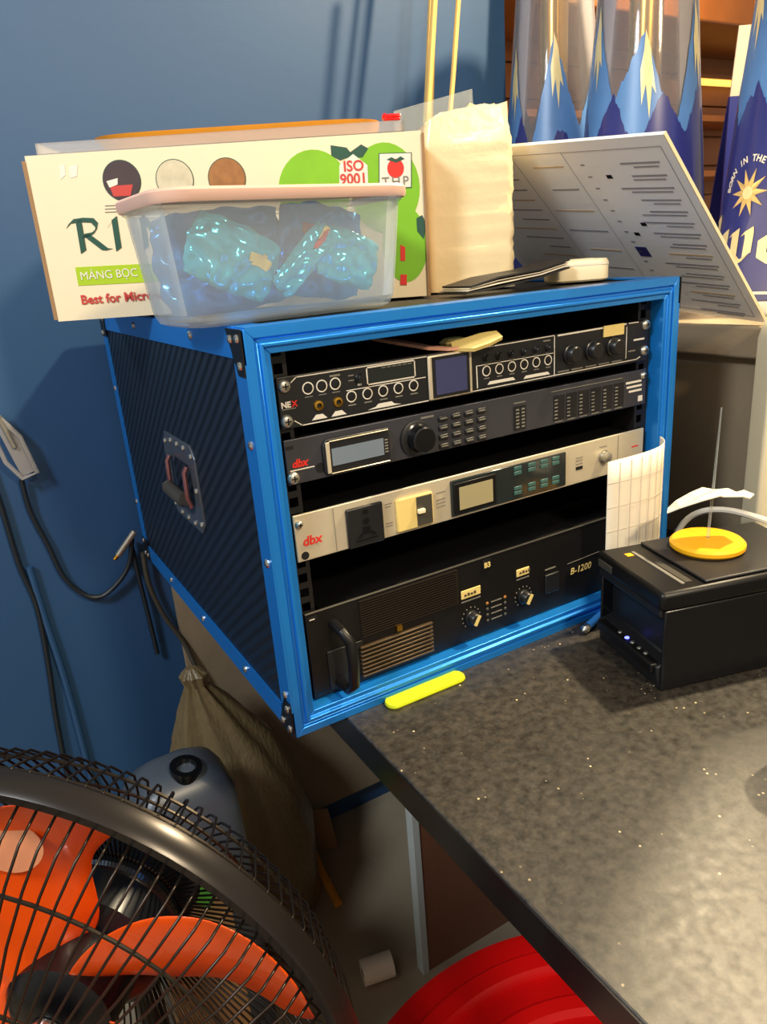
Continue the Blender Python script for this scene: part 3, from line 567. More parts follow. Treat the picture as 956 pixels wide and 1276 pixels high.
loft([rrect(.102, .046, .02, 0.0000), rrect(.109, .053, .026, 0.0028), rrect(.113, .057, .028, 0.0112), rrect(.117, .060, .028, 0.0509), rrect(.1215, .063, .028, 0.0963), rrect(.124, .0655, .028, 0.0982), rrect(.124, .0655, .028, 0.1056), rrect(.122, .0635, .027, 0.1056), rrect(.1195, .061, .026, 0.0963), rrect(.115, .058, .026, 0.0509), rrect(.111, .055, .026, 0.0112), rrect(.103, .047, .022, 0.0042)], True, True).build('tub_body', 'tub', tb, False, smooth=True)
ld = loft([rrect(.126, .0675, .029, 0.1000), rrect(.1275, .069, .030, 0.1028), rrect(.1275, .069, .030, 0.1088), rrect(.125, .0665, .028, 0.1112), rrect(.116, .058, .024, 0.1112), rrect(.114, .056, .023, 0.1093)], False, True).build('tub_lid', 'pinklid', tb, False, smooth=True)
def packet(name, material, label, org, sx, sy, sz, rot, seed, group, prints=()):
    nu, nv = 30, 22; mb = MB(); vs = []
    for side in (1, -1):
        for i in range(nu+1):
            for j in range(nv+1):
                u_, v_ = i/nu*2-1, j/nv*2-1
                th = ((1-abs(u_)**2.4)*(1-abs(v_)**2.4))**.55
                p = V((u_*sx*(1-.10*abs(v_)**2), 0, v_*sz*(1-.12*abs(u_)**2)))
                c = noise.fractal(V((u_*1.6+seed, v_*1.6, side*.7)), 1, 2.1, 2)*.5*sy+abs(noise.noise(V((u_*2.6+v_+seed, v_*1.2-u_, side))))*.9*sy
                p.y = side*(th*sy+.0006)+c*(.35+th)*(1 if side > 0 else .9)
                p.x += noise.noise(V((u_*3, v_*3+seed, 1)))*.06*sx; p.z += noise.noise(V((u_*3, v_*3, seed+4)))*.06*sz; vs.append(p)
    k = (nu+1)*(nv+1); fs = []
    for s in (0, 1):
        for i in range(nu):
            for j in range(nv): q = (s*k+i*(nv+1)+j, s*k+(i+1)*(nv+1)+j, s*k+(i+1)*(nv+1)+j+1, s*k+i*(nv+1)+j+1); fs.append(q)
    mb.add(vs, fs); t_ = thing(name, label, 'packet', org, rot, group); o = mb.build('foil', material, t_, False)
    for p_ in o.data.polygons: p_.use_smooth = True
    for (u0, v0, r, mm) in prints:
        bm = bmesh.new(); bm.from_mesh(o.data); pm = MB()
        for f in bm.faces:
            c = f.calc_center_median()
            if c.y < 0 and ((c.x/sx-u0)/r)**2+((c.z/sz-v0)/(r*.7))**2 < 1+.5*noise.noise(c*90): pm.add([v.co+V((0, -.0007, 0)) for v in f.verts], [(0, 1, 2, 3)])
        bm.free()
        if pm.v: pm.build('print_patch', mm, t_, False)
    return t_
tm = wm(tb)
packet('foil_packet', 'foil', 'large crumpled blue foil packet at the left inside the tub', tm @ V((-.042, .018, .054)), .068, .015, .047, (0, math.radians(-3), -TA), 1.3, 'foil packets in the tub', ((.25, .35, .28, 'pic'),))
packet('foil_packet', 'foil2', 'shiny teal foil packet with bright creases in the left front of the tub', tm @ V((-.052, -.026, .056)), .044, .009, .030, (math.radians(4), math.radians(25), -TA), 5.1, 'foil packets in the tub', ((.5, .2, .3, 'tape'),))
packet('foil_packet', 'foil', 'crumpled blue foil packet at the right inside the tub', tm @ V((.062, .014, .056)), .050, .012, .046, (0, math.radians(8), -TA), 9.7, 'foil packets in the tub', ((-.3, .4, .25, 'red'),))
packet('foil_packet', 'foil2', 'slim light blue foil sachet leaning diagonally in the tub', tm @ V((.018, -.030, .050)), .040, .007, .014, (0, math.radians(-42), -TA), 3.3, 'foil packets in the tub', ((.6, 0, .3, 'red'), (.8, .1, .3, 'tape')))
packet('foil_packet', 'foil2', 'small pointed blue foil packet at the right front of the tub', tm @ V((.070, -.026, .048)), .034, .008, .026, (0, math.radians(20), -TA), 6.6, 'foil packets in the tub')
# napkin pack
NP = V((.386, .208, H+.001)); npk = thing('napkin_pack', 'tall cream pack of napkins in crinkled film beside the carton', 'napkin pack', NP, (0, 0, -TH+.05))
mb = MB(); nu, nz = 40, 34; hh = .192; rings = []
for j in range(nz+1):
    z = hh*j/nz; rg = []
    for i, (x, y, _) in enumerate(rrect(.0545, .050, .010, 0, 9)):
        n_ = noise.fractal(V((x*22, y*22, z*34+x*30)), 1, 2, 4); sm = min(1, max(0, (x+.005)/.03)); f = 1+.006*n_+sm*(.09*abs(noise.noise(V((z*75+x*110, z*14-x*30, y*18))))-.02)
        sq = 1-.10*max(0, (z-hh*.80)/(hh*.2))**2; rg.append((x*f*sq, y*f*sq, z+(.006*n_+.012*(x > 0)*x/.05 if j == nz else 0)))
    rings.append(rg)
top = [(x*.55, y*.55, hh+.012+.012*noise.noise(V((x*60, y*60, 3)))) for x, y, z in rings[-1]]; rings.append(top); rings.append([(x*.15, y*.3, hh+.013+.008*noise.noise(V((x*80, y*80, 9)))) for x, y, z in rings[-1]])
loft(rings).build('wrapped_stack', 'cream', npk, False, smooth=True)
mb = MB()
for i in range(5):
    x = .010+.030*i/5; pts = [(x, -.02+.008*math.sin(i*2.3), hh+.002), (x+.004*math.sin(i), -.016, hh+.009+.004*math.sin(i*1.7)), (x+.004, -.02+.012*math.sin(i*3), hh+.014+.004*math.cos(i*2.1))]
    s_ = strip(pts, [.022, .018, .010], (0, 1, 0)); mb.add(s_.v, s_.f)
sheetify(mb.build('film_end', 'cream', npk, False), .0006)
# clear sheet and bamboo sticks behind the pack
hk = thing('acrylic_holder', 'clear acrylic sheet holder standing behind the napkin pack', 'holder', (.52, .46, H+.001), (0, 0, -.3))
MB().quadbox([(-.065, -.03, 0), (.065, -.03, 0), (.070, .004, .285), (-.060, .004, .258)], (0, 1, 0), .003).build('front_sheet', 'acrylic', hk, False, .0008)
MB().box(-.065, .065, -.030, .05, 0, .003).build('base', 'acrylic', hk, False, .0008)
for i, (dx, dy, tx, ty_) in enumerate(((-.026, .012, .070, .040), (-.014, .028, .074, .060), (.006, .034, .070, .075), (.020, .018, .085, .040))):
    a = V((.515+dx, .47+dy, H+.006)); b = V((.515+dx+tx+.04, .47+dy+ty_, .98+.02*i))
    solid('bamboo_stick', MB().tube([a, a.lerp(b, .5)+V((.002, 0, 0)), b], .0042 if i % 2 else .0052, 8), 'bamboo', ['leftmost bamboo stick rising behind the napkin pack', 'bamboo stick second from left behind the napkin pack', 'bamboo stick third from left behind the napkin pack', 'rightmost bamboo stick rising behind the napkin pack'][i], 'stick', a, smooth=True, group='bamboo sticks behind the napkins')
# bill folder and small white box
bf = thing('bill_folder', 'thin black bill folder with pale pages lying before the napkin pack', 'folder', (.37, .098, H+.001))
for nm, mm, dz, th_, wd_ in (('cover', 'leather', 0, .0018, .050), ('page', 'paper', .0026, .0012, .047), ('page', 'paper', .0046, .0010, .046), ('cover', 'leather', .0068, .0018, .050)):
    k1 = 1+dz*40; sheetify(strip([(.285-.37+dz, 0, .0022+dz), (.335-.37, .003, .0050+dz*1.6), (.40-.37, .005, .0110+dz*k1), (.445-.37, .005, .0185+dz*k1)], wd_, (0, 0, 1)).build(nm, mm, bf, False), th_)
wx = thing('small_box', 'small cream plastic box with rounded ends near the case front edge', 'box', (.484, .108, H+.0012), (0, 0, -.50))
loft([rrect(.034, .025, .012, 0), rrect(.036, .027, .013, .002), rrect(.036, .027, .013, .022), rrect(.034, .025, .012, .0255)]).build('box_body', 'creamp', wx, False, smooth=True)
loft([rrect(.0365, .0275, .013, .0185), rrect(.0365, .0275, .013, .0205)], False, False).build('seam', 'paper', wx, False)
loft([rrect(.022, .015, .008, .0255), rrect(.022, .015, .008, .0262)], False, True).build('lid_panel', 'creamp', wx, False)

# ================================================================== menu board leaning between low wall and napkins
ma, mbp = V((.730, .008, .3345)), V((.470, -.028, .553)); md = V((-.065, .99, .10)); mu_ = (mbp-ma).normalized(); md = (md-mu_*md.dot(mu_)).normalized(); ML, MW = (mbp-ma).length, .40
mn = md.cross(mu_).normalized()
if mn.dot(CP-ma) < 0: mn = -mn
me_ = thing('menu_board', 'pale printed menu board leaning from the low wall over the case', 'menu', ma)
P_ = lambda a, b: ma+md*a+mu_*b        # a: away from viewer, b: up the board
MB().quadbox([P_(0, 0), P_(MW, 0), P_(MW, ML), P_(0, ML)], -mn, .004).build('board', 'menu', me_)
MB().quadbox([P_(-.0015, 0), P_(-.0002, 0), P_(-.0002, ML), P_(-.0015, ML)], -mn, .0042).build('edge', 'creamp', me_)
def mq(a0, a1, b0, b1, material, name='text_line'):
    MB().quadbox([P_(a0, b0)+mn*.0004, P_(a1, b0)+mn*.0004, P_(a1, b1)+mn*.0004, P_(a0, b1)+mn*.0004], -mn, .0003).build(name, material, me_)
for a0, a1, b0, b1 in ((.010, .385, ML-.016, ML-.0152), (.010, .385, .012, .0128), (.010, .0108, .012, ML-.015), (.152, .1526, .012, ML-.015), (.240, .2406, .012, ML-.015)): mq(a0, a1, b0, b1, 'menutext', 'frame_line')
rnd = random.Random(4)
for i in range(15):
    b = ML-.040-i*.0205
    mq(.022, .022+.045+rnd.random()*.035, b, b+.0030, 'menutext' if i not in (8, 12) else 'menugold'); mq(.026, .056+rnd.random()*.035, b-.006, b-.0035, 'menutext')
    mq(.128, .134, b+.001, b+.0035, 'menutext')
    if i % 2 == 0: mq(.162, .20+rnd.random()*.035, b, b+.0025, 'menutext' if i % 4 else 'menugold')
    mq(.255, .29+rnd.random()*.06, b, b+.0026, 'menutext' if i % 3 else 'menugold')
for a, b in ((.098, ML-.062), (.092, ML-.148), (.112, ML-.168), (.100, ML-.270)): mq(a, a+.008, b, b+.006, 'blackmetal', 'chilli_mark')
mq(.116, .134, ML-.212, ML-.192, 'navy', 'emblem')

# ================================================================== beer towers
def tower(name, label, x, y, z0, hgt, r0, slope, seed, turn=0, logo=False, group='beer towers on the low wall'):
    t_ = thing(name, label, 'beer tower', (x, y, z0), (0, 0, turn), group); R = lambda h: r0-slope*h
    MB().lathe([(r0, 0), (r0+.002, .004), (r0+.002, .016), (r0+.001, .02), (0, .02)], n=48).build('base', 'print', t_, False, smooth=True)
    n = 64; prf = [(R(h), h) for h in [.02+(hgt-.02)*i/10 for i in range(11)]]
    MB().lathe(prf+[(r-.003, h) for r, h in prf[::-1]], n=n, close=True).build('tube', 'towerclear', t_, False, smooth=True)
    MB().lathe([(R(hgt)+.006, hgt), (R(hgt)+.006, hgt+.03), (.02, hgt+.045), (0, hgt+.045)], n=40).build('cap', 'blackgloss', t_, False, smooth=True)
    MB().lathe([(.028, .02), (.026, hgt*.98), (0, hgt*.98)], n=24).build('ice_tube', 'goldreflect', t_, False, smooth=True)  # inner tube coloured gold to imitate reflections in the clear plastic
    rnd = random.Random(seed)
    def ridge(h0, amp, k):
        ys = [h0+amp*(rnd.random()-.5)*.7+(amp*.5 if i % 2 else -amp*.5) for i in range(k)]
        def f(a):
            q = (a/(2*math.pi) % 1)*k; i = int(q); fr = q-i; return ys[i % k]*(1-fr)+ys[(i+1) % k]*fr+.010*noise.noise(V((a*16, seed, 0)))+.006*noise.noise(V((a*45, seed, 0)))
        return f
    def wrap(lo, hi, off, material, nm, a0=0, a1=2*math.pi, st=220):
        mb = MB(); vs = []; fs = []
        m_ = 6
        for i in range(st+1):
            a = a0+(a1-a0)*i/st; l, h = lo(a), hi(a)
            for j in range(m_+1): z = l+(h-l)*j/m_; r = R(z)+off; vs.append((r*math.cos(a), r*math.sin(a), z))
        for i in range(st):
            for j in range(m_): fs.append((i*(m_+1)+j, (i+1)*(m_+1)+j, (i+1)*(m_+1)+j+1, i*(m_+1)+j+1))
        return mb.add(vs, fs).build(nm, material, t_, False, smooth=True)
    navy = ridge(.300, .070, 15); mid = ridge(.385, .14, 12)
    wrap(lambda a: .021, lambda a: max(.03, navy(a)), .0012, 'navy', 'navy_wrap'); wrap(lambda a: navy(a)-.002, lambda a: max(navy(a), mid(a)), .0006, 'midblue', 'mountain_wrap')
    # pale snow slopes on the right flank of each peak
    for i in range(12):
        a = 2*math.pi*i/12
        if mid(a) < .39: continue
        hp = mid(a); pl_ = [(a, hp), (a+.10, hp-.028), (a+.12, hp-.045), (a+.20, hp-.090), (a+.13, hp-.078), (a+.10, hp-.125), (a+.03, hp-.075), (a-.03, hp-.105), (a-.07, hp-.055), (a-.02, hp-.03)]
        k = len(pl_); MB().add([((R(h)+.0018)*math.cos(q), (R(h)+.0018)*math.sin(q), h) for q, h in pl_], [tuple(range(k))]).build('snow_patch', 'snow', t_, False)
    if logo:
        pl = lambda c: (lambda s, h: (V(((R(h)+.0022)*math.cos(c+s/.11), (R(h)+.0022)*math.sin(c+s/.11), h)), V((math.cos(c), math.sin(c), 0))))
        c0 = logo; P = pl(c0)
        # eight-pointed flower
        mb = MB(); fx, fz = .0, .172
        for i in range(10):
            a = i*2*math.pi/10; q = [(0, 0), (.014*math.cos(a-.30), .014*math.sin(a-.30)), (.033*math.cos(a), .033*math.sin(a)), (.014*math.cos(a+.30), .014*math.sin(a+.30))]
            mb.quadbox([P(fx+u, fz+v)[0] for u, v in q], P(fx, fz)[1], .0006)
        fo = mb.build('flower_emblem', 'gold', t_, False)
        mb = MB(); mb.prism([P(fx+.009*math.cos(i*.5236), fz+.009*math.sin(i*.5236))[0] for i in range(12)], P(fx, fz)[1], .0012); mb.build('flower_centre', 'snow', fo, False)
        # lettering in an arc over the flower
        for i, ch in enumerate('BORN IN THE ALPS'):
            if ch == ' ': continue
            a = math.radians(172-i*10.8); m_ = textmesh(ch, .0125, extr=.0002, bold=.0003, align='CENTER')
            for v in m_.vertices:
                px, py = v.co.x, v.co.y+.042; s, h = fx+px*math.sin(a)+py*math.cos(a), fz-px*math.cos(a)+py*math.sin(a); v.co = P(s, h)[0]+P(s, h)[1]*v.co.z
            m_.materials.append(M['print']); link('lettering', m_, t_)
        # blackletter word, swept with a broad nib
        G = {'E': ([[(.75, .95), (.3, 1.0), (.1, .6), (.15, .2), (.5, 0), (.85, .15)], [(.15, .55), (.7, .6)], [(.45, .9), (.45, .15)]], 1.0),
             'd': ([[(.2, .95), (.6, .75), (.62, .15), (.35, 0), (.1, .15), (.12, .55), (.4, .68)]], .85), 'e': ([[(.18, .30), (.58, .46), (.55, .58), (.38, .68), (.12, .52), (.12, .15), (.36, 0), (.62, .12)]], .80),
             'l': ([[(.04, .98), (.16, 1.06), (.20, .92), (.20, .14), (.34, .02), (.42, .08)]], .52), 'w': ([[(.05, .62), (.15, .72), (.15, .12), (.30, .0), (.44, .12)], [(.42, .62), (.52, .72), (.52, .10), (.68, -.04), (.84, .12)], [(.80, .64), (.90, .74), (.92, .60), (.90, .16)]], 1.14),
             'i': ([[(.08, .62), (.18, .70), (.18, .12), (.32, .02)], [(.18, .88), (.20, .92)]], .45), 's': ([[(.55, .60), (.3, .70), (.12, .55), (.5, .30), (.45, .08), (.1, .05)]], .72)}
        mb = MB(); sc = .062; wd = sum(G[c][1] for c in 'Edelweiss')*sc; xx = -3.88*sc; zz = .076
        for c in 'Edelweiss':
            st, adv = G[c]
            for pts in st:
                fine = [pts[0]]
                for a, b in zip(pts, pts[1:]):
                    for q in (.5, 1): fine.append((a[0]+(b[0]-a[0])*q, a[1]+(b[1]-a[1])*q))
                nib(mb, [(xx+p[0]*sc, zz+p[1]*sc) for p in fine], P, (.105*sc, .055*sc), .0006)
            xx += adv*sc
        mb.build('lettering', 'snow', t_, False)
        wrap(lambda a: .030, lambda a: .034, .0022, 'print', 'pale_stripe')
    return t_
ZT = .3315
tower('beer_tower', 'clear beer tower with mountain print farthest back, left of the three', .905, .60, ZT, .66, .118, .085, 3, .3)
tower('beer_tower', 'clear beer tower with mountain print, middle of the three', .875, .355, ZT, .66, .118, .085, 11, 1.25)
tower('beer_tower', 'beer tower with flower emblem and big pale lettering, at the right frame edge', .945, .112, ZT, .66, .118, .085, 23, 0, logo=math.radians(173))
tcd = thing('table_card', 'pale and navy table card standing between the towers', 'card', (1.08, .30, ZT), (0, 0, -.55))
MB().quadbox([(-.035, 0, .34), (.030, 0, .34), (.045, .02, .45), (-.020, .02, .45)], (0, 1, 0), .003).build('card_top', 'beige', tcd, False); MB().quadbox([(-.05, -.03, 0), (.035, -.03, 0), (.030, 0, .34), (-.035, 0, .34)], (0, 1, 0), .004).build('card_foot', 'navy', tcd, False); MB().quadbox([(-.05, .06, 0), (.035, .06, 0), (.030, .004, .34), (-.035, .004, .34)], (0, 1, 0), .004).build('card_back', 'navy', tcd, False)
# far bar: soffit, shelf, glowing lamp
solid('bar_soffit', MB().box(1.9, 4.35, 1.9, 2.39, 1.33, 1.69), 'wood', 'brown wooden soffit over the far bar', 'soffit', (3.1, 2.1, 1.33), bevel=.01)
lp = thing('wall_lamp', 'glowing amber strip lamp under the far wooden soffit', 'lamp', (3.8, 2.30, 1.19)); MB().box(3.42, 4.2, 2.31, 2.35, 1.19, 1.215).build('lamp_tube', 'lampglow', lp, bevel=.004); MB().box(3.40, 4.22, 2.305, 2.39, 1.216, 1.235).build('lamp_rail', 'wood', lp)
for i, z in enumerate((.98, .72)): solid('bar_shelf', MB().box(1.3, 4.3, 2.15, 2.393, z, z+.03), 'wood', ['upper wooden shelf on the far bar wall', 'lower wooden shelf on the far bar wall'][i], 'shelf', (2.9, 2.3, z), bevel=.003, group='shelves on the far bar wall')
# cream rounded holder at the right edge
ch = thing('cream_holder', 'cream plastic holder with rounded top at the right frame edge', 'holder', (.662, -.120, 0.0005))
p0 = [(0, 0), (0, .322), (.006, .342), (.020, .354), (.04, .357), (.12, .357), (.12, 0)]
MB().prism([(.655+a*.85, -.055-a*.55, b) for a, b in p0], (.55, .85, 0), .05).build('holder_body', 'creamp', ch, bevel=.006, seg=3)

# ================================================================== on the counter
PA = math.radians(-16); pr = thing('receipt_printer', 'black receipt printer standing on the granite counter', 'printer', (.346, -.159, 0.0005), (0, 0, PA))
# local: x along its long side, y along its front face (front looks to -x)
pd, pwid, ph = .215, .125, .114
mb = MB(); k_ = [(0, .020), (0, .028), (.018, .034), (.018, .078), (.006, .083), (.000, .086), (.000, ph-.022), (.006, ph-.004), (.020, ph), (pd, ph), (pd, 0), (.004, 0)]
mb.prism([(x, .003, z) for x, z in k_], (0, 1, 0), pwid-.006); mb.build('shell', 'black', pr, False, .002)
MB().box(.004, pd, 0, .004, .0, ph-.020).build('side_plate', 'blackgloss', pr, False, .002); MB().box(.004, pd, pwid-.004, pwid, .0, ph-.020).build('side_plate', 'blackgloss', pr, False, .002)
MB().box(-.002, pd, -.002, pwid+.002, ph-.020, ph+.001).build('top_cover', 'blackmetal', pr, False, .005)
MB().box(.052, pd-.008, .004, pwid-.004, ph+.001, ph+.0045).build('paper_lid', 'black', pr, False, .0015)
MB().box(.030, .034, .012, pwid-.02, ph+.001, ph+.0018).build('scuff_line', 'dimprint', pr, False); MB().box(.020, .028, pwid-.030, pwid-.022, ph+.001, ph+.0015).build('sticker', 'yellow', pr, False); MB().box(.036, .044, .014, .070, ph+.001, ph+.0016).build('cutter_strip', 'grip', pr, False)
MB().box(-.0032, -.0015, pwid-.034, pwid-.006, ph-.015, ph-.006).build('feed_button', 'grip', pr, False, .0007)
MB().box(-.004, .014, .008, pwid-.008, .018, .030).build('control_panel', 'blackmetal', pr, False, .002)
for i, y in enumerate((.030, .042, .055, .066, .080)): MB().dome((.004, y, .030), (-.2, 0, 1), .0028, .0015).build('indicator', 'led' if i == 3 else 'steel', pr, False)
PM = wm(pr)
# bill spike with yellow base, and the slip on it
sp = PM @ V((.108, .076, ph+.0046)); spk = thing('bill_spike', 'bill spike with round yellow base standing on the printer', 'bill spike', sp)
MB().lathe([(.0, 0), (.037, 0), (.040, .003), (.040, .007), (.037, .010), (.012, .0115), (0, .0115)], sp, n=40).build('base', 'yellow', spk, smooth=True)
MB().tube([sp+V((0, 0, .010)), sp+V((.003, 0, .07)), sp+V((.009, .002, .158))], [.0016, .0014, .0008], 8).build('spike', 'acrylic', spk, smooth=True)
a = sp+V((.0, 0, .058)); xr = V((.85, -.5, 0))
slip = strip([a-xr*.044+V((0, .004, -.012)), a-xr*.036+V((0, 0, -.004)), a-xr*.018+V((0, -.002, .004)), a+V((0, 0, .008)), a+xr*.010+V((0, .002, .005)), a+xr*.024+V((0, -.003, .006)), a+xr*.036+V((0, .002, .000)), a+xr*.046+V((0, .004, .003))], [.022, .030, .034, .036, .030, .034, .024, .018], (.1, 0, 1))
sheetify(solid('receipt_slip', slip, 'paper', 'white receipt slip impaled on the bill spike', 'paper', a), .0012)
# curled squared paper between case and printer
gp = thing('squared_paper', 'curled white squared paper standing between the case and printer', 'paper', (.45, -.05, .002))
def gpt(s, z, off=0):                     # s 0..1 along the curl
    x = .404+.112*math.sin(s*1.35)/math.sin(1.35)*.95+.006*s; y = -.028-.012*s-.004*math.sin(s*2.4)+.036*s*s*s
    return V((x, y-off, z))
mb = MB(); ns, nz = 16, 8; zt = lambda s: .215+.006*s
vs = [gpt(i/ns, .002+(zt(i/ns)-.002)*j/nz) for i in range(ns+1) for j in range(nz+1)]
mb.add(vs, [(i*(nz+1)+j, (i+1)*(nz+1)+j, (i+1)*(nz+1)+j+1, i*(nz+1)+j+1) for i in range(ns) for j in range(nz)]); sheetify(mb.build('sheet', 'paper', gp, smooth=True), .0005)
mb = MB()
for i in range(1, 9): s = i/9; mb.quadbox([gpt(s-.004, .004, .0007), gpt(s+.004, .004, .0007), gpt(s+.004, zt(s)-.004, .0007), gpt(s-.004, zt(s)-.004, .0007)], (0, -1, 0), .0002)
for j in range(1, 7):
    for i in range(ns): z = .03*j+.008; mb.quadbox([gpt(i/ns, z, .0007), gpt((i+1)/ns, z, .0007), gpt((i+1)/ns, z+.0007, .0007), gpt(i/ns, z+.0007, .0007)], (0, -1, 0), .0002)
mb.build('grid_lines', 'gridline', gp)
# white cord behind printer
solid('white_cord', MB().tube(curve([(.595, .035, .006), (.605, .030, .055), (.615, .012, .088), (.62, -.028, .105), (.622, -.09, .106), (.640, -.19, .085), (.66, -.30, .03), (.665, -.40, .006)]), .0042, 8), 'whitecable', 'white power cord looping behind the printer', 'cord', (.62, -.05, .006), smooth=True)
solid('white_cord', MB().tube(curve([(.600, -.03, .006), (.600, -.045, .060), (.610, -.068, .084), (.612, -.10, .098), (.628, -.19, .06), (.640, -.30, .006)]), .0036, 8), 'whitecable', 'thinner white cord running below the other behind the printer', 'cord', (.60, -.05, .005), smooth=True)
# pen and neon pad by the case foot
pa, pb = V((.373, -.024, .0058)), V((.455, .004, .0058)); pe = thing('pen', 'translucent blue pen lying against the bottom of the case', 'pen', pa)
dv = (pb-pa).normalized(); MB().cyl(pa+dv*.012, pb, .0050, n=12).build('barrel', 'pen', pe, smooth=True); MB().lathe([(.0012, 0), (.0052, .004), (.0056, .012), (.0052, .013)], pa, dv, 12).build('tip', 'chrome', pe, smooth=True)
nx0 = thing('rubber_pad', 'neon yellow rubber pad sticking out under the case front', 'pad', (.152, -.009, .0003))
loft([rrect(.050, .010, .009, 0), rrect(.051, .011, .010, .002), rrect(.050, .010, .009, .0045)]).build('pad', 'neon', nx0, False, smooth=True)
# black cup at the right frame edge
bc = thing('black_cup', 'black round cup at the right frame edge on the counter', 'cup', (.345, -.325, .0005))
MB().lathe([(0, 0), (.030, 0), (.034, .004), (.036, .060), (.034, .062), (.032, .006), (0, .006)], (.345, -.325, .0005), n=32).build('cup_body', 'blackgloss', bc, smooth=True)

# ================================================================== cords on the blue wall
solid('dark_cable', MB().tube(curve([(-.162, .652, .165), (-.160, .655, .11), (-.147, .655, .05), (-.135, .655, -.01), (-.112, .655, -.050), (-.085, .652, -.062), (-.055, .648, -.045), (-.03, .645, -.015), (-.018, .64, .03)]), .0042, 8), 'cable', 'dark power cord sagging from wall holder to the case back', 'cord', (-.1, .655, -.06), smooth=True)
solid('dark_cable', MB().tube(curve([(-.020, .648, .03), (-.018, .648, -.05), (-.015, .648, -.12), (-.012, .650, -.20)]), .0042, 8), 'cable', 'dark cord hanging straight down at the case back corner', 'cord', (-.012, .65, -.20), smooth=True)
solid('dark_cable', MB().tube(curve([(-.004, .645, .0), (-.004, .645, -.06), (.012, .645, -.13), (.036, .64, -.19), (.05, .62, -.26)]), .0045, 8), 'grip', 'brown grey cord curving down below the case corner', 'cord', (.05, .62, -.26), smooth=True)
solid('dark_cable', MB().tube(curve([(-.215, .652, .30), (-.200, .655, .15), (-.195, .655, .03), (-.185, .655, -.05), (-.190, .655, -.16), (-.200, .655, -.28), (-.205, .655, -.45), (-.20, .655, -.74)]), .0045, 8), 'cable', 'long dark cord running down the left of the blue wall', 'cord', (-.2, .655, -.74), smooth=True)
solid('wall_conduit', MB().tube(curve([(-.182, .656, .02), (-.178, .656, -.08), (-.170, .656, -.25), (-.168, .656, -.74)]), .0055, 8), 'wall', 'thin blue painted conduit beside the long wall cord', 'conduit', (-.17, .656, -.74), smooth=True)
wh = thing('wall_holder', 'clear plastic cord holder hanging at the left frame edge', 'holder', (-.165, .640, .16))
MB().tube([(-.185, .640, .29), (-.150, .640, .235), (-.138, .640, .175), (-.160, .640, .170), (-.178, .640, .20), (-.190, .640, .27)], .0035, 8).build('loop', 'film', wh, smooth=True)
MB().quadbox([(-.186, .643, .285), (-.150, .643, .235), (-.140, .643, .178), (-.160, .643, .172)], (0, 1, 0), .003).build('pouch', 'film', wh); MB().cyl((-.172, .640, .27), (-.160, .640, .22), .004, n=10).build('pin', 'steel', wh, smooth=True)
ck = thing('cord_plug', 'small metal cord connector at the case back corner', 'connector', (-.025, .635, .02)); MB().cyl((-.045, .640, .008), (-.012, .634, .045), .0055, n=12).build('sleeve', 'steel', ck, smooth=True); MB().cyl((-.052, .640, .002), (-.040, .639, .014), .0035, n=10).build('collar', 'brass', ck, smooth=True)

# ================================================================== under the counter
def lumpy(rings, n, seed, amp, cx, cy):
    mb = MB(); rg = []
    for r, z, ox, oy in rings:
        row = []
        for i in range(n):
            a = 2*math.pi*i/n; f = 1+amp*noise.fractal(V((math.cos(a)*1.6+seed, math.sin(a)*1.6, z*5)), 1, 2.1, 4)+amp*.5*math.sin(a*9+z*12+seed)*(.4 if r > .1 else .9)
            row.append((cx+ox+r*f*math.cos(a), cy+oy+r*f*math.sin(a), z))
        rg.append(row)
    return loft(rg)
bg = thing('plastic_bag', 'greyish clear plastic bag of rubbish by the blue wall', 'bag', (.03, .50, -.75))
lumpy([(.09, -.749, .03, 0), (.115, -.72, .03, 0), (.122, -.62, .03, 0), (.122, -.52, .03, 0), (.112, -.42, .02, 0), (.085, -.33, .005, 0), (.045, -.25, -.01, 0), (.018, -.205, -.018, 0), (.022, -.185, -.02, 0), (.008, -.172, -.022, 0)], 72, 2.2, .15, .035, .512).build('bag_skin', 'bagclear', bg, smooth=True)
jg = thing('plastic_jug', 'grey blue plastic jug with black open spout behind the fan', 'jug', (-.068, .330, -.75))
JX, JY = -.075, .325
loft([[(JX+x, JY+y, z) for x, y, _ in rrect(w_, d_, r_, 0)] for w_, d_, r_, z in ((.070, .055, .02, -.749), (.078, .062, .026, -.742), (.078, .062, .028, -.34), (.075, .060, .03, -.25), (.062, .050, .03, -.225), (.040, .034, .024, -.210), (.022, .022, .018, -.205))]).build('jug_body', 'jug', jg, smooth=True)
MB().lathe([(.013, -.02), (.020, -.02), (.020, .016), (.0225, .018), (.0225, .024), (.014, .024), (.013, .0)], (JX+.010, JY-.022, -.222), (.18, -.15, 1), 24, True).build('spout', 'blackgloss', jg, smooth=True); MB().lathe([(.0135, 0), (.0, 0)], (JX+.012, JY-.023, -.208), (.18, -.15, 1), 20).build('spout_hole', 'black', jg)
cb = thing('carton_scrap', 'small tan carton scrap leaning by the wall under the counter', 'scrap', (.245, .60, -.75)); MB().quadbox([(.230, .595, -.749), (.268, .580, -.749), (.262, .60, -.66), (.226, .615, -.66)], (.3, .9, 0), .006).build('flap', 'kraft', cb)
solid('wooden_stick', MB().tube([(.196, .44, -.740), (.202, .53, -.735), (.205, .60, -.70)], .009, 8), 'orangewood', 'orange brown stick lying on the floor by the bags', 'stick', (.16, .5, -.75), smooth=True)
fa, fb = V((.163, .268, -.722)), V((.205, .258, -.722)); fr_ = thing('paper_roll', 'small pale paper roll lying on the floor', 'paper roll', (.185, .263, -.75)); 
fd = (fb-fa).normalized(); fa = V((.160, .275, -.728)); fb = fa+fd*.055
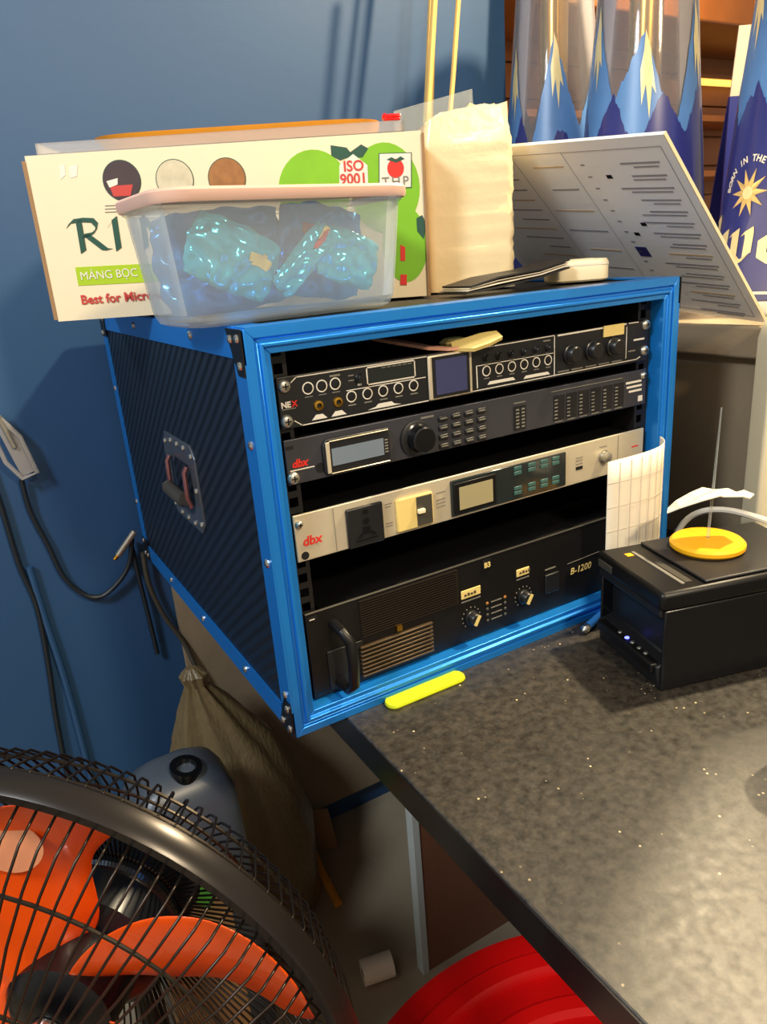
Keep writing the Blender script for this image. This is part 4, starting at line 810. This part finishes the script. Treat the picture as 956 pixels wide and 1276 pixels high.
MB().lathe([(.008, 0), (.0215, 0), (.0215, .055), (.008, .055)], fa, fd, 24, True).build('roll', 'paper', fr_, smooth=True); MB().ring(fa, fd, .008, .0068, .055, 16).build('core', 'kraft', fr_)
pc = at(228, 1104, 1, .215); pk = thing('snack_packet', 'small green and orange snack packet behind the fan grille', 'packet', (pc.x, .215, pc.z-.060))
MB().quadbox([(pc.x-.052, .210, pc.z+.056), (pc.x-.020, .210, pc.z+.060), (pc.x+.012, .212, pc.z-.008), (pc.x-.014, .212, pc.z-.026)], (0, 1, 0), .004).build('label_patch', 'orangepk', pk)
MB().quadbox([(pc.x-.080, .213, pc.z+.045), (pc.x-.030, .211, pc.z+.070), (pc.x+.065, .215, pc.z-.01), (pc.x+.030, .217, pc.z-.060)], (0, 1, 0), .010).build('pouch', 'greenpk', pk, bevel=.002)
solid('storage_box', MB().box(pc.x-.045, pc.x+.055, .200, .240, -.749, pc.z-.061), 'kraft', 'narrow brown cardboard box standing behind the fan', 'box', (pc.x, .22, -.749), bevel=.003)
# red stool
SZ = -.375; SC = V((.150, -.342)); st = thing('plastic_bin', 'round red plastic bin with ridged lid under the counter edge', 'bin', (SC.x, SC.y, -.75))
MB().lathe([(0, -.749), (.235, -.749), (.245, -.74), (.300, SZ-.03), (.300, SZ-.02), (0, SZ-.02)], (SC.x, SC.y, 0), n=72).build('bin_body', 'redpl', st, smooth=True)
MB().lathe([(0, SZ-.012), (.195, SZ-.012), (.200, SZ-.004), (.214, SZ-.002), (.222, SZ-.010), (.250, SZ-.012), (.256, SZ-.002), (.274, SZ), (.280, SZ-.006), (.300, SZ-.006), (.310, SZ-.010), (.314, SZ-.022), (.314, SZ-.045), (.306, SZ-.045), (.304, SZ-.019), (0, SZ-.019)], (SC.x, SC.y, 0), n=96).build('bin_lid', 'redpl', st, smooth=True)

# ================================================================== fan
FC = V((-.286, -.027, -.182)); fn = V((-.621, -.782, 0)).normalized(); fx_ = V((-fn.y, fn.x, 0)); fz_ = V((0, 0, 1)); RF = .289
fb_ = FC-fn*.15; fan = thing('pedestal_fan', 'black pedestal fan with orange blades in the lower left', 'fan', (fb_.x, fb_.y, -.75))
FB = Matrix(((fx_.x, fz_.x, fn.x, FC.x), (fx_.y, fz_.y, fn.y, FC.y), (fx_.z, fz_.z, fn.z, FC.z), (0, 0, 0, 1)))    # fan frame: x across, y up, z towards the front
def F(mb): mb.v = [FB @ p for p in mb.v]; return mb
rm = [(RF-.009, -.002), (RF-.010, .008), (RF-.005, .014), (RF+.003, .015), (RF+.008, .008), (RF+.009, -.005), (RF+.004, -.011), (RF-.004, -.011)]
F(MB().lathe(rm, n=120, close=True)).build('rim', 'rim', fan, smooth=True)
for r, z in ((.240, .052), (.150, .074), (.060, .084)): F(MB().tube([(r*math.cos(a), r*math.sin(a), z) for a in [i*math.pi/36 for i in range(72)]], .0017, 6, True)).build('guard_ring', 'wire', fan, smooth=True)
for r, z in ((.288, -.016), (.262, -.060), (.190, -.115), (.080, -.140)): F(MB().tube([(r*math.cos(a), r*math.sin(a), z) for a in [i*math.pi/36 for i in range(72)]], .0017, 6, True)).build('guard_ring', 'wire', fan, smooth=True)
F(MB().lathe([(0, .097), (.03, .096), (.046, .092), (.050, .086), (.046, .082), (0, .082)], n=40)).build('guard_badge', 'blackgloss', fan, smooth=True)
wf = MB().tube([(.046, 0, .086), (.10, 0, .0805), (.16, 0, .0745), (.21, 0, .065), (.247, 0, .050), (.27, 0, .034), (.283, 0, .010)], .0012, 5).mesh('guard_wire', 'wire')
wbk = MB().tube([(.075, 0, -.140), (.19, 0, -.117), (.24, 0, -.088), (.270, 0, -.060), (.289, 0, -.018), (.287, 0, -.004)], .0012, 5).mesh('guard_wire', 'wire')
fi = wm(fan).inverted() @ FB
for me2, ph0 in ((wf, 0), (wbk, .5)):
    for p in me2.polygons: p.use_smooth = True
    for i in range(120):
        o = link('guard_wire', me2, fan); o.matrix_local = fi @ Matrix.Rotation((i+ph0)*2*math.pi/120, 4, 'Z')
# blades
def blade(ang):
    lead = [(.040, 68), (.080, 61), (.122, 54), (.170, 46), (.210, 36), (.234, 23), (.244, 8)]; trail = [(.040, -6), (.080, -10), (.120, -2), (.155, 0), (.190, -6), (.220, -11), (.242, -8)]
    mb = MB(); vs = []; m_ = 8
    for (r0_, a0_), (r1_, a1_) in zip(lead, trail):
        for j in range(m_+1):
            q = j/m_; r = r0_+(r1_-r0_)*q; a = math.radians(a0_+(a1_-a0_)*q+ang); z = -.030-.052*q*(.6+.4*(.24-r)/.2)+.008*math.sin(q*math.pi); vs.append((r*math.cos(a), r*math.sin(a), z))
    k = m_+1; mb.add(vs, [(i*k+j, i*k+j+1, (i+1)*k+j+1, (i+1)*k+j) for i in range(6) for j in range(m_)]); o = F(mb).build('blade', 'orange', fan, smooth=True); s = o.modifiers.new('thick', 'SOLIDIFY'); s.thickness = .0028; b = o.modifiers.new('sub', 'SUBSURF'); b.levels = b.render_levels = 2; return o
bl = [blade(72*i+2) for i in range(5)]
a = math.radians(90); F(MB().lathe([(0, 0), (.026, 0), (.026, .001), (0, .001)], (.188*math.cos(a), .188*math.sin(a), -.0345), (.20, .0, 1), 28)).build('sticker', 'sticker', bl[1])
F(MB().lathe([(0, -.012), (.020, -.013), (.040, -.018), (.052, -.030), (.054, -.075), (0, -.075)], n=40)).build('hub', 'blackgloss', fan, smooth=True)
F(MB().lathe([(0, .004), (.012, .003), (.016, -.004), (.016, -.012), (0, -.012)], n=24)).build('hub_nut', 'chrome', fan, smooth=True)
mo = F(MB().lathe([(.020, -.078), (.060, -.080), (.072, -.090), (.076, -.120), (.076, -.190), (.066, -.220), (.030, -.235), (0, -.236)], n=40)).build('motor', 'motor', fan, smooth=True)
F(MB().ring((0, 0, -.126), (0, 0, -1), .0785, .074, .006, 40)).build('motor_band', 'chrome', mo, smooth=True)
c = FC-fn*.16; MB().cyl((c.x, c.y, -.72), (c.x, c.y, FC.z-.06), .016, n=20).build('pole', 'blackmetal', fan, smooth=True); MB().cyl((c.x, c.y, FC.z-.10), (c.x, c.y, FC.z-.04), .026, .03, n=20).build('tilt_joint', 'black', fan, smooth=True)
bl0 = V((c.x, c.y, -.75)); MB().lathe([(0, .001), (.112, .001), (.117, .006), (.112, .018), (.05, .035), (.022, .06), (0, .06)], bl0, n=48).build('base', 'black', fan, smooth=True)

# ------------------------------------------------------------------ lift everything so that the floor is z = 0
for o in list(scn.objects):
    if o.parent is None: o.location.z += ZF
